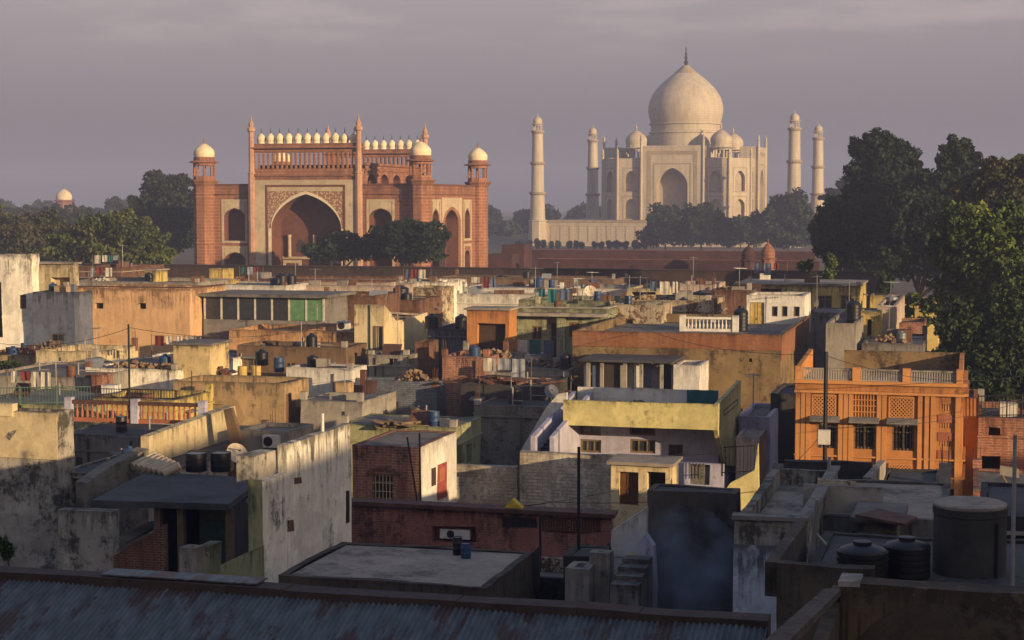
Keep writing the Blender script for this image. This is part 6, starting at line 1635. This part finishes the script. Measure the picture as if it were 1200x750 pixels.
house('house', 'dim low houses edge with pinkish step beneath the sign board', 1140, 1240, 575, 62, dep=5, wall='brick_pink', roof='roof', par=.1)
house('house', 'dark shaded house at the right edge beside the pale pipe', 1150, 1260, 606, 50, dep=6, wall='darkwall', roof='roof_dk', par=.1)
# near roof at the bottom right
nb_ = house('house', 'near beige parapet house with sooty arch stain, bottom right corner', 985, 1260, 693, 20, dep=.4, deco=False, wall='nearbeige', roof='grey', par=.03, cat='house')
m = MB(); c0 = atY(1112, 790, 19.98)
m.prism([(c0.x + 1.12 * math.cos(t), 19.975, c0.z + .82 * math.sin(t)) for t in [math.pi * i / 20 for i in range(21)]], (0, .02, 0)); m.build('soot_patch', M['sootbeige'], nb_['T'], worn=.02)
m = MB(); m.box(nb_['X0'] - .02, nb_['X0'] + .22, 19.96, 20.42, nb_['Zt'] - .02, nb_['Zt'] + .04); m.build('corner_stone', M['grey_lt'], nb_['T'], worn=.02)
wall_x('parapet', 'dark coping of the near beige house coming towards the viewer', [(985, 692), (992, 692), (925, 762), (890, 790), (880, 790)], atY(986, 694, 20).x, .18, 'yardbrown')
# ------------------------------------------------------------------ corrugated roof
def corrugated():
    Y0, Y1, s = 13.0, 21.5, .36
    xa, xb = -24.0, atY(900, 715, 21.5).x
    zr_ = 10.60
    T = thing('corrugated_roof', 'near corrugated tin roof with rust patches and brown ridge', 'roof', ((xa + xb) / 2, Y1, 0))
    pitch = .078; n = int((xb - xa) / pitch * 8); ny = 8
    xs_ = np.linspace(xa, xb, n + 1); amp = .016
    zz_ = amp * np.sin(2 * np.pi * xs_ / pitch)
    ys_ = np.linspace(Y0, Y1, ny + 1); v = []
    for y in ys_:
        lap = 0.012 * ((xs_ / .92).astype(int) % 2)
        v.append(np.stack([xs_, np.full_like(xs_, y), zr_ - (Y1 - y) * s + zz_ + lap + .012 * np.sin(xs_ * 1.7 + y * .9)], 1))
    v = np.concatenate(v) - np.array([(xa + xb) / 2, Y1, 0]); f = []
    for j in range(ny):
        for i in range(n): a = j * (n + 1) + i; f.append((a, a + 1, a + n + 2, a + n + 1))
    me = bpy.data.meshes.new('corrugated_sheet'); me.from_pydata(v.tolist(), [], f); me.shade_smooth(); me.materials.append(M['corr']); me.update()
    o = bpy.data.objects.new('corrugated_sheet', me); COL.objects.link(o); o.parent = T
    m = MB(); 
    k = 26
    for i in range(k):
        a, b = xa + (xb - xa) * i / k, xa + (xb - xa) * (i + 1) / k
        m.box(a, b - .004, Y1 - .02 + .008 * (i % 2), Y1 + .34, zr_ - .6, zr_ + .10 + .004 * (i % 3))
    m.build('ridge', M['ridge'], T, worn=.02)
    m = MB(); m.box(atY(132, 665, 21.9).x, atY(312, 672, 21.9).x, Y1 + .05, Y1 + .45, zr_ + .13, zr_ + .15); m.build('ridge_sheet', M['corr'], T)
    m = MB(); m.box(xa, xb - .1, Y1 + .1, Y1 + .35, 0, zr_ - .61); m.box(xb - .35, xb - .1, Y0 + .5, Y1 + .1, 0, zr_ - 4); m.build('wall', M['darkwall'], T)
def corr_mat():
    m, n, l, b = new_mat('corrugated_tin')
    geo = n.new("ShaderNodeNewGeometry")
    mp = n.new("ShaderNodeMapping"); mp.inputs["Scale"].default_value = (2.6, 1.0, 1); l.new(geo.outputs["Position"], mp.inputs[0])
    t = n.new("ShaderNodeTexNoise"); t.inputs["Scale"].default_value = .9; t.inputs["Detail"].default_value = 8; t.inputs["Roughness"].default_value = .72; l.new(mp.outputs[0], t.inputs["Vector"])
    r1 = n.new("ShaderNodeValToRGB"); r1.color_ramp.elements[0].position = .525; r1.color_ramp.elements[1].position = .565; l.new(t.outputs["Fac"], r1.inputs[0])
    t2 = n.new("ShaderNodeTexNoise"); t2.inputs["Scale"].default_value = 3.0; t2.inputs["Detail"].default_value = 6; l.new(mp.outputs[0], t2.inputs["Vector"])
    r2 = n.new("ShaderNodeValToRGB"); r2.color_ramp.elements[0].position = .3; r2.color_ramp.elements[0].color = C(54, 60, 63); r2.color_ramp.elements[1].position = .7; r2.color_ramp.elements[1].color = C(88, 95, 98); l.new(t2.outputs["Fac"], r2.inputs[0])
    x = n.new("ShaderNodeMix"); x.data_type = 'RGBA'; l.new(r1.outputs[0], x.inputs[0]); l.new(r2.outputs[0], x.inputs[6]); x.inputs[7].default_value = C(62, 44, 38)
    l.new(x.outputs[2], b.inputs["Base Color"]); b.inputs["Roughness"].default_value = .55; b.inputs["Metallic"].default_value = .0; b.inputs["Specular IOR Level"].default_value = .4
    return m
M['corr'] = corr_mat()
M['ridge'] = plain('brown_ridge', (60, 48, 42), .8, vary=.35)
corrugated()
# ------------------------------------------------------------------ poles, tanks, wires and odds and ends on the roofs
pole((atY(152, 476, 84).x, 84, 0), atY(152, 380, 84).z, .065, 'thin black pole standing among the left roofs', 'iron')
up_ = pole((atY(966, 582, 72).x, 72, 0), atY(966, 412, 72).z, .10, 'dark utility pole with white box before the ornate orange house', 'iron', 'utility_pole')
m = MB(); q = atY(966, 512, 71.75); m.box(q.x - .24, q.x + .24, 71.55, 71.85, q.z - .3, q.z + .3); m.build('meter_box', M['white_metal'], up_)
ac_unit(rest(402, 379, 119.6), 'white air conditioner on the terrace beside the dark tanks', 1.0, .75)
for px, py, Y, r, hh, lb in ((381, 380, 121, .35, .9, 'small black tank left of the white air conditioner'), (411, 381, 121, .42, .8, 'squat black tank right of the white air conditioner'),
        (330, 338, 155, .6, 1.2, 'black roof tank on the pinkish roof strip, left of a pair'), (341, 338, 156, .55, 1.1, 'black roof tank on the pinkish roof strip, right of a pair'),
        (470, 350, 138, .7, 1.2, 'black tank on the shaded brick house'), (1000, 378, 114, .5, 1.5, 'tall black tank on the pale grey house'),
        (770, 352, 140, .55, 1.5, 'dark tall tank beside the stair room with dark open front'), (506, 385, 122, .5, 1.0, 'black tank on the dim blue walled house'),
        (666, 348, 144, .45, 1.1, 'narrow black tank at the end of the white stepped parapet'), (868, 388, 112, .5, 1.6, 'dark tank standing between balustrade and white room'),
        (664, 415, 108, .3, .8, 'small dark tank beside the pale green house door')):
    water_tank(rest(px, py, Y), r, hh, lb)
sat_dish(rest(646, 470, 90), .4, 'dark satellite dish at the head of the white walled staircase', -70, 25, 'grey_metal')
sat_dish(rest(692, 352, 143), .5, 'pale satellite dish on the grey house with curved kerbs', -70, 30)
for px, py, Y, hh, lb in ((612, 352, 130, 2.2, 'thin iron rod on the flat fronted grey house'), (820, 352, 128, 3.0, 'thin iron rod on the peeling cream house'), (835, 378, 118, 3.2, 'iron rod rising from the white balustrade terrace'),
        (190, 335, 152, 1.8, 'thin rod on the grey cluttered roof beyond the salmon orange house'), (560, 345, 150, 2.0, 'thin rod on the white stepped roof'), (1008, 360, 148, 2.4, 'thin rod at the end of the cream eave house'),
        (454, 345, 140, 2.0, 'iron rod by the black tank on the shaded brick house'), (300, 440, 93, 1.5, 'thin rod over the ochre drums'), (1180, 480, 86, 2.0, 'iron rod on the railing of the red brown house'), (72, 420, 106, 1.4, 'short rod on the ochre lit parapet'),
        (225, 470, 90, 1.7, 'thin rod on the tan house front'), (430, 470, 96, 1.5, 'short rod beside the bluish block house')):
    pole(rest(px, py, Y), hh, .03, lb, 'iron', 'rod')
wire(atY(300, 600, 60), atY(640, 590, 66), 'black cable sagging across the pink brick front', .3, .016)
wire(atY(640, 588, 66), atY(966, 560, 71), 'black cable from the block wall to the utility pole', .4, .016)
wire(atY(380, 590, 58), atY(720, 575, 70), 'thin cable passing the yellow tarpaulin tent', .5, .012)
wire(atY(966, 500, 71.9), atY(1200, 470, 80), 'cable from the utility pole to the right edge', .4, .014)
wire(atY(890, 577, 70), atY(966, 505, 71.9), 'cable rising to the utility pole from the yellow sloping wall', .2, .014)
for px, py, Y, w, d, hh, lb, mt in ((120, 335, 152, 2, 1.2, .5, 'white bundle heap on the grey cluttered roof', 'cloth_c'), (160, 442, 98, 3, 1.5, .35, 'scatter of bricks on the wide grey roof', 'rubble'), (195, 445, 98, 2.0, 1.0, .5, 'ochre rubble heap against the mouldy cream room', 'rubble'),
        (640, 430, 107, 3.5, 1.5, .5, 'jumble of planks on the low cement house', 'wood'), (580, 432, 106, 2.0, 1.0, .5, 'grey rubble under the orange framed room', 'rubble'), (1040, 412, 116, 2.2, 1.4, .5, 'rubble on the pale terrace of the low grey house', 'rubble'),
        (850, 352, 140, 2.0, 1.0, .6, 'brick heap on the ragged parapet house', 'rubble'), (750, 352, 130, 2.0, 1.0, .5, 'broken bricks on the peeling cream house', 'rubble'), (60, 425, 108, 2.5, 1.5, .5, 'dry brush heap beside the ochre lit parapet', 'wood'),):
    heap(rest(px, py, Y), w, d, hh, lb, mt, 36, .22, 'heap', 'heap')
# ------------------------------------------------------------------ everyday things on the roofs
def antenna(loc, label, h=2.4):
    T = thing('tv_antenna', label, 'antenna', loc); x, y, z = loc; a = drn.uniform(0, 3); d = Vector((math.cos(a), math.sin(a), 0)); e_ = Vector((-d.y, d.x, 0))
    m = MB(); m.tube((x, y, z), (x, y, z + h), .028, n=6); m.build('mast', M['grey_metal'], T)
    c = Vector((x, y, z + h * .94)); m = MB(); m.tube(c - d * .6, c + d * .6, .018, n=5)
    for i in range(6):
        p = c - d * .55 + d * (.22 * i); L = .42 - .035 * i; m.tube(p - e_ * L, p + e_ * L, .011, n=4)
    m.build('boom', M['grey_metal'], T)
def clothesline(loc, label, L=3.0):
    T = thing('clothesline', label, 'clothesline', loc); x, y, z = loc
    for q in (0, L):
        m = MB(); m.tube((x + q, y, z), (x + q, y, z + 1.7), .03, n=6); m.build('post', M['wood'], T)
    m = MB(); m.tube((x, y, z + 1.62), (x + L, y, z + 1.58), .01, n=4); m.build('line', M['iron'], T)
    u = .25
    while u < L - .6:
        w = drn.uniform(.4, .8); h = drn.uniform(.5, 1.1); m = MB(); n = 6
        P = []
        for i in range(n + 1): P.append((x + u + w * i / n, y + .03 * math.sin(i * 1.7 + u * 5), z + 1.6))
        for i in range(n):
            a, b = P[i], P[i + 1]; m.quad(a, b, (b[0], b[1] * 1 + .04 * math.sin(i), z + 1.6 - h), (a[0], a[1] + .04 * math.sin(i - 1), z + 1.6 - h))
        m.build('cloth', M[drn.choice(('cloth_a', 'cloth_b', 'cloth_c', 'red_box', 'teal', 'cloth_c'))], T); u += w + drn.uniform(.05, .3)
def planks(loc, label):
    T = thing('plank_stack', label, 'planks', loc); x, y, z = loc
    for i in range(drn.randint(3, 5)):
        m = MB(); q = x + drn.uniform(-.1, .1); m.box(q, q + drn.uniform(1.3, 2.0), y + .22 * (i % 2), y + .22 * (i % 2) + .2, z + .05 * (i // 2), z + .05 * (i // 2) + .045); m.build('plank', M['wood'], T)
kinds = ['planks', 'antenna', 'tank', 'line', 'planks', 'drum', 'sheet', 'antenna', 'line', 'tank']
for n_, (lb, x0, x1, y0, y1, z) in enumerate(ROOFS):
    short = ' '.join(lb.split()[:12])
    picks = drn.sample(range(len(kinds)), 3 if (x1 - x0) * (y1 - y0) > 22 else 2)
    seen = set()
    for k in picks:
        kind = kinds[k]
        if kind in seen: continue
        seen.add(kind)
        p = (drn.uniform(x0, x1), drn.uniform(y0, y0 + (y1 - y0) * .7), z)
        if kind == 'bricks': heap(p, .9, .6, .45, 'brick pile on the ' + short, drn.choice(('brick', 'rubble')), 34, .16, 'brick_pile', 'bricks')
        elif kind == 'antenna': antenna(p, 'aerial on the ' + short, drn.uniform(1.6, 3.0))
        elif kind == 'tank': water_tank(p, drn.uniform(.32, .5), drn.uniform(.7, 1.1), 'water tank on the ' + short, drn.choice(('black_plastic', 'black_plastic', 'blue_plastic', 'grey_metal')))
        elif kind == 'line' and x1 - x0 > 4: clothesline((x0 + .3, p[1], z), 'clothesline on the ' + short, min(3.2, x1 - x0 - .6))
        elif kind == 'planks' and x1 - x0 > 3: planks((min(p[0], x1 - 2.1), p[1], z), 'planks on the ' + short)
        elif kind == 'drum': drum(p, .28, .8, 'drum on the ' + short, drn.choice(('blue_plastic', 'rust', 'black_plastic')))
        elif kind == 'sheet':
            m = MB(); w = drn.uniform(.8, 1.6); m.prism([(p[0], p[1], z + .02), (p[0] + w, p[1], z + .02), (p[0] + w, p[1] + .5, z + .75), (p[0], p[1] + .5, z + .75)], (0, .03, .01)); one('roof_sheet', m, M[drn.choice(('tin', 'brown_sheet', 'rust'))], 'leaning sheet on the ' + short, 'sheet')
wire(atY(203, 470, 90), atY(425, 452, 98), 'cable sagging from the tan house to the bluish block house', .6, .016)
wire(atY(425, 440, 98), atY(604, 400, 114), 'cable rising from the bluish block house to the orange framed room', .7, .016)
wire(atY(152, 384, 84), atY(-20, 400, 70), 'cable from the thin black pole to the left edge', .5, .016)
wire(atY(152, 384, 84), atY(415, 372, 112), 'long cable from the thin black pole to the cream stair house', .9, .016)
wire(atY(712, 366, 117), atY(966, 416, 72), 'long cable from the pale green house to the utility pole', .8, .016)
wire(atY(966, 416, 72), atY(1200, 440, 84), 'upper cable from the utility pole to the right edge', .6, .016)
# ------------------------------------------------------------------ thin blue smoke of a cooking fire in the yard before the soot wall
c = atY(800, 672, 45.5)
m = MB(); m.lathe(c.x, c.y, [(.3, c.z - 1.6), (1.7, c.z - 1.0), (2.2, c.z), (1.7, c.z + .9), (.8, c.z + 1.7), (.1, c.z + 2.0)], 18)
sm = bpy.data.materials.new('thin_smoke'); sm.use_nodes = True
sn, sl_ = sm.node_tree.nodes, sm.node_tree.links; sn.clear()
so, sv = sn.new("ShaderNodeOutputMaterial"), sn.new("ShaderNodeVolumePrincipled")
sg = sn.new("ShaderNodeNewGeometry"); st_ = sn.new("ShaderNodeTexNoise"); st_.inputs["Scale"].default_value = .9; st_.inputs["Detail"].default_value = 4
sr = sn.new("ShaderNodeMapRange"); sr.inputs["From Min"].default_value = .46; sr.inputs["From Max"].default_value = .75; sr.inputs["To Max"].default_value = .32
sl_.new(sg.outputs["Position"], st_.inputs["Vector"]); sl_.new(st_.outputs["Fac"], sr.inputs["Value"]); sl_.new(sr.outputs[0], sv.inputs["Density"])
sv.inputs["Color"].default_value = (.62, .76, .95, 1); sl_.new(sv.outputs[0], so.inputs["Volume"])
smo = m.build('smoke', sm); smo['kind'] = 'stuff'
# ------------------------------------------------------------------ unseen blocks added on the sunrise side, placed to shade the near roofs
def block(label, x0, x1, y0, y1, z):
    T = thing('shade_block', label, 'house', ((x0 + x1) / 2, (y0 + y1) / 2, 0)); m = MB(); m.box(x0, x1, y0, y1, 0, z); m.build('wall', M['tan'], T)
    m = MB(); m.box(x0 - .2, x1 + .2, y0 - .2, y1 + .2, z, z + .25); m.build('roof', M['roof'], T)
    for i in range(int((y1 - y0) / 3.2)):
        for j in range(int(z / 3.4)):
            y = y0 + 1.2 + i * 3.2; f = MB(); f.box(x0 - .06, x0 - .01, y, y + 1.2, 1 + j * 3.4, 2.5 + j * 3.4)
            if i < 8: f.build('window', M['glass'], T)
block('tallest added shade block outside the view on the sunrise side', 60, 63, -50, -6, 29.0)
block('middle added shade block outside the view on the sunrise side, second tallest', 60.2, 63, -5.5, 22, 23.2)
block('lowest added shade block outside the view on the sunrise side', 60.5, 63, 22.5, 62, 15.0)
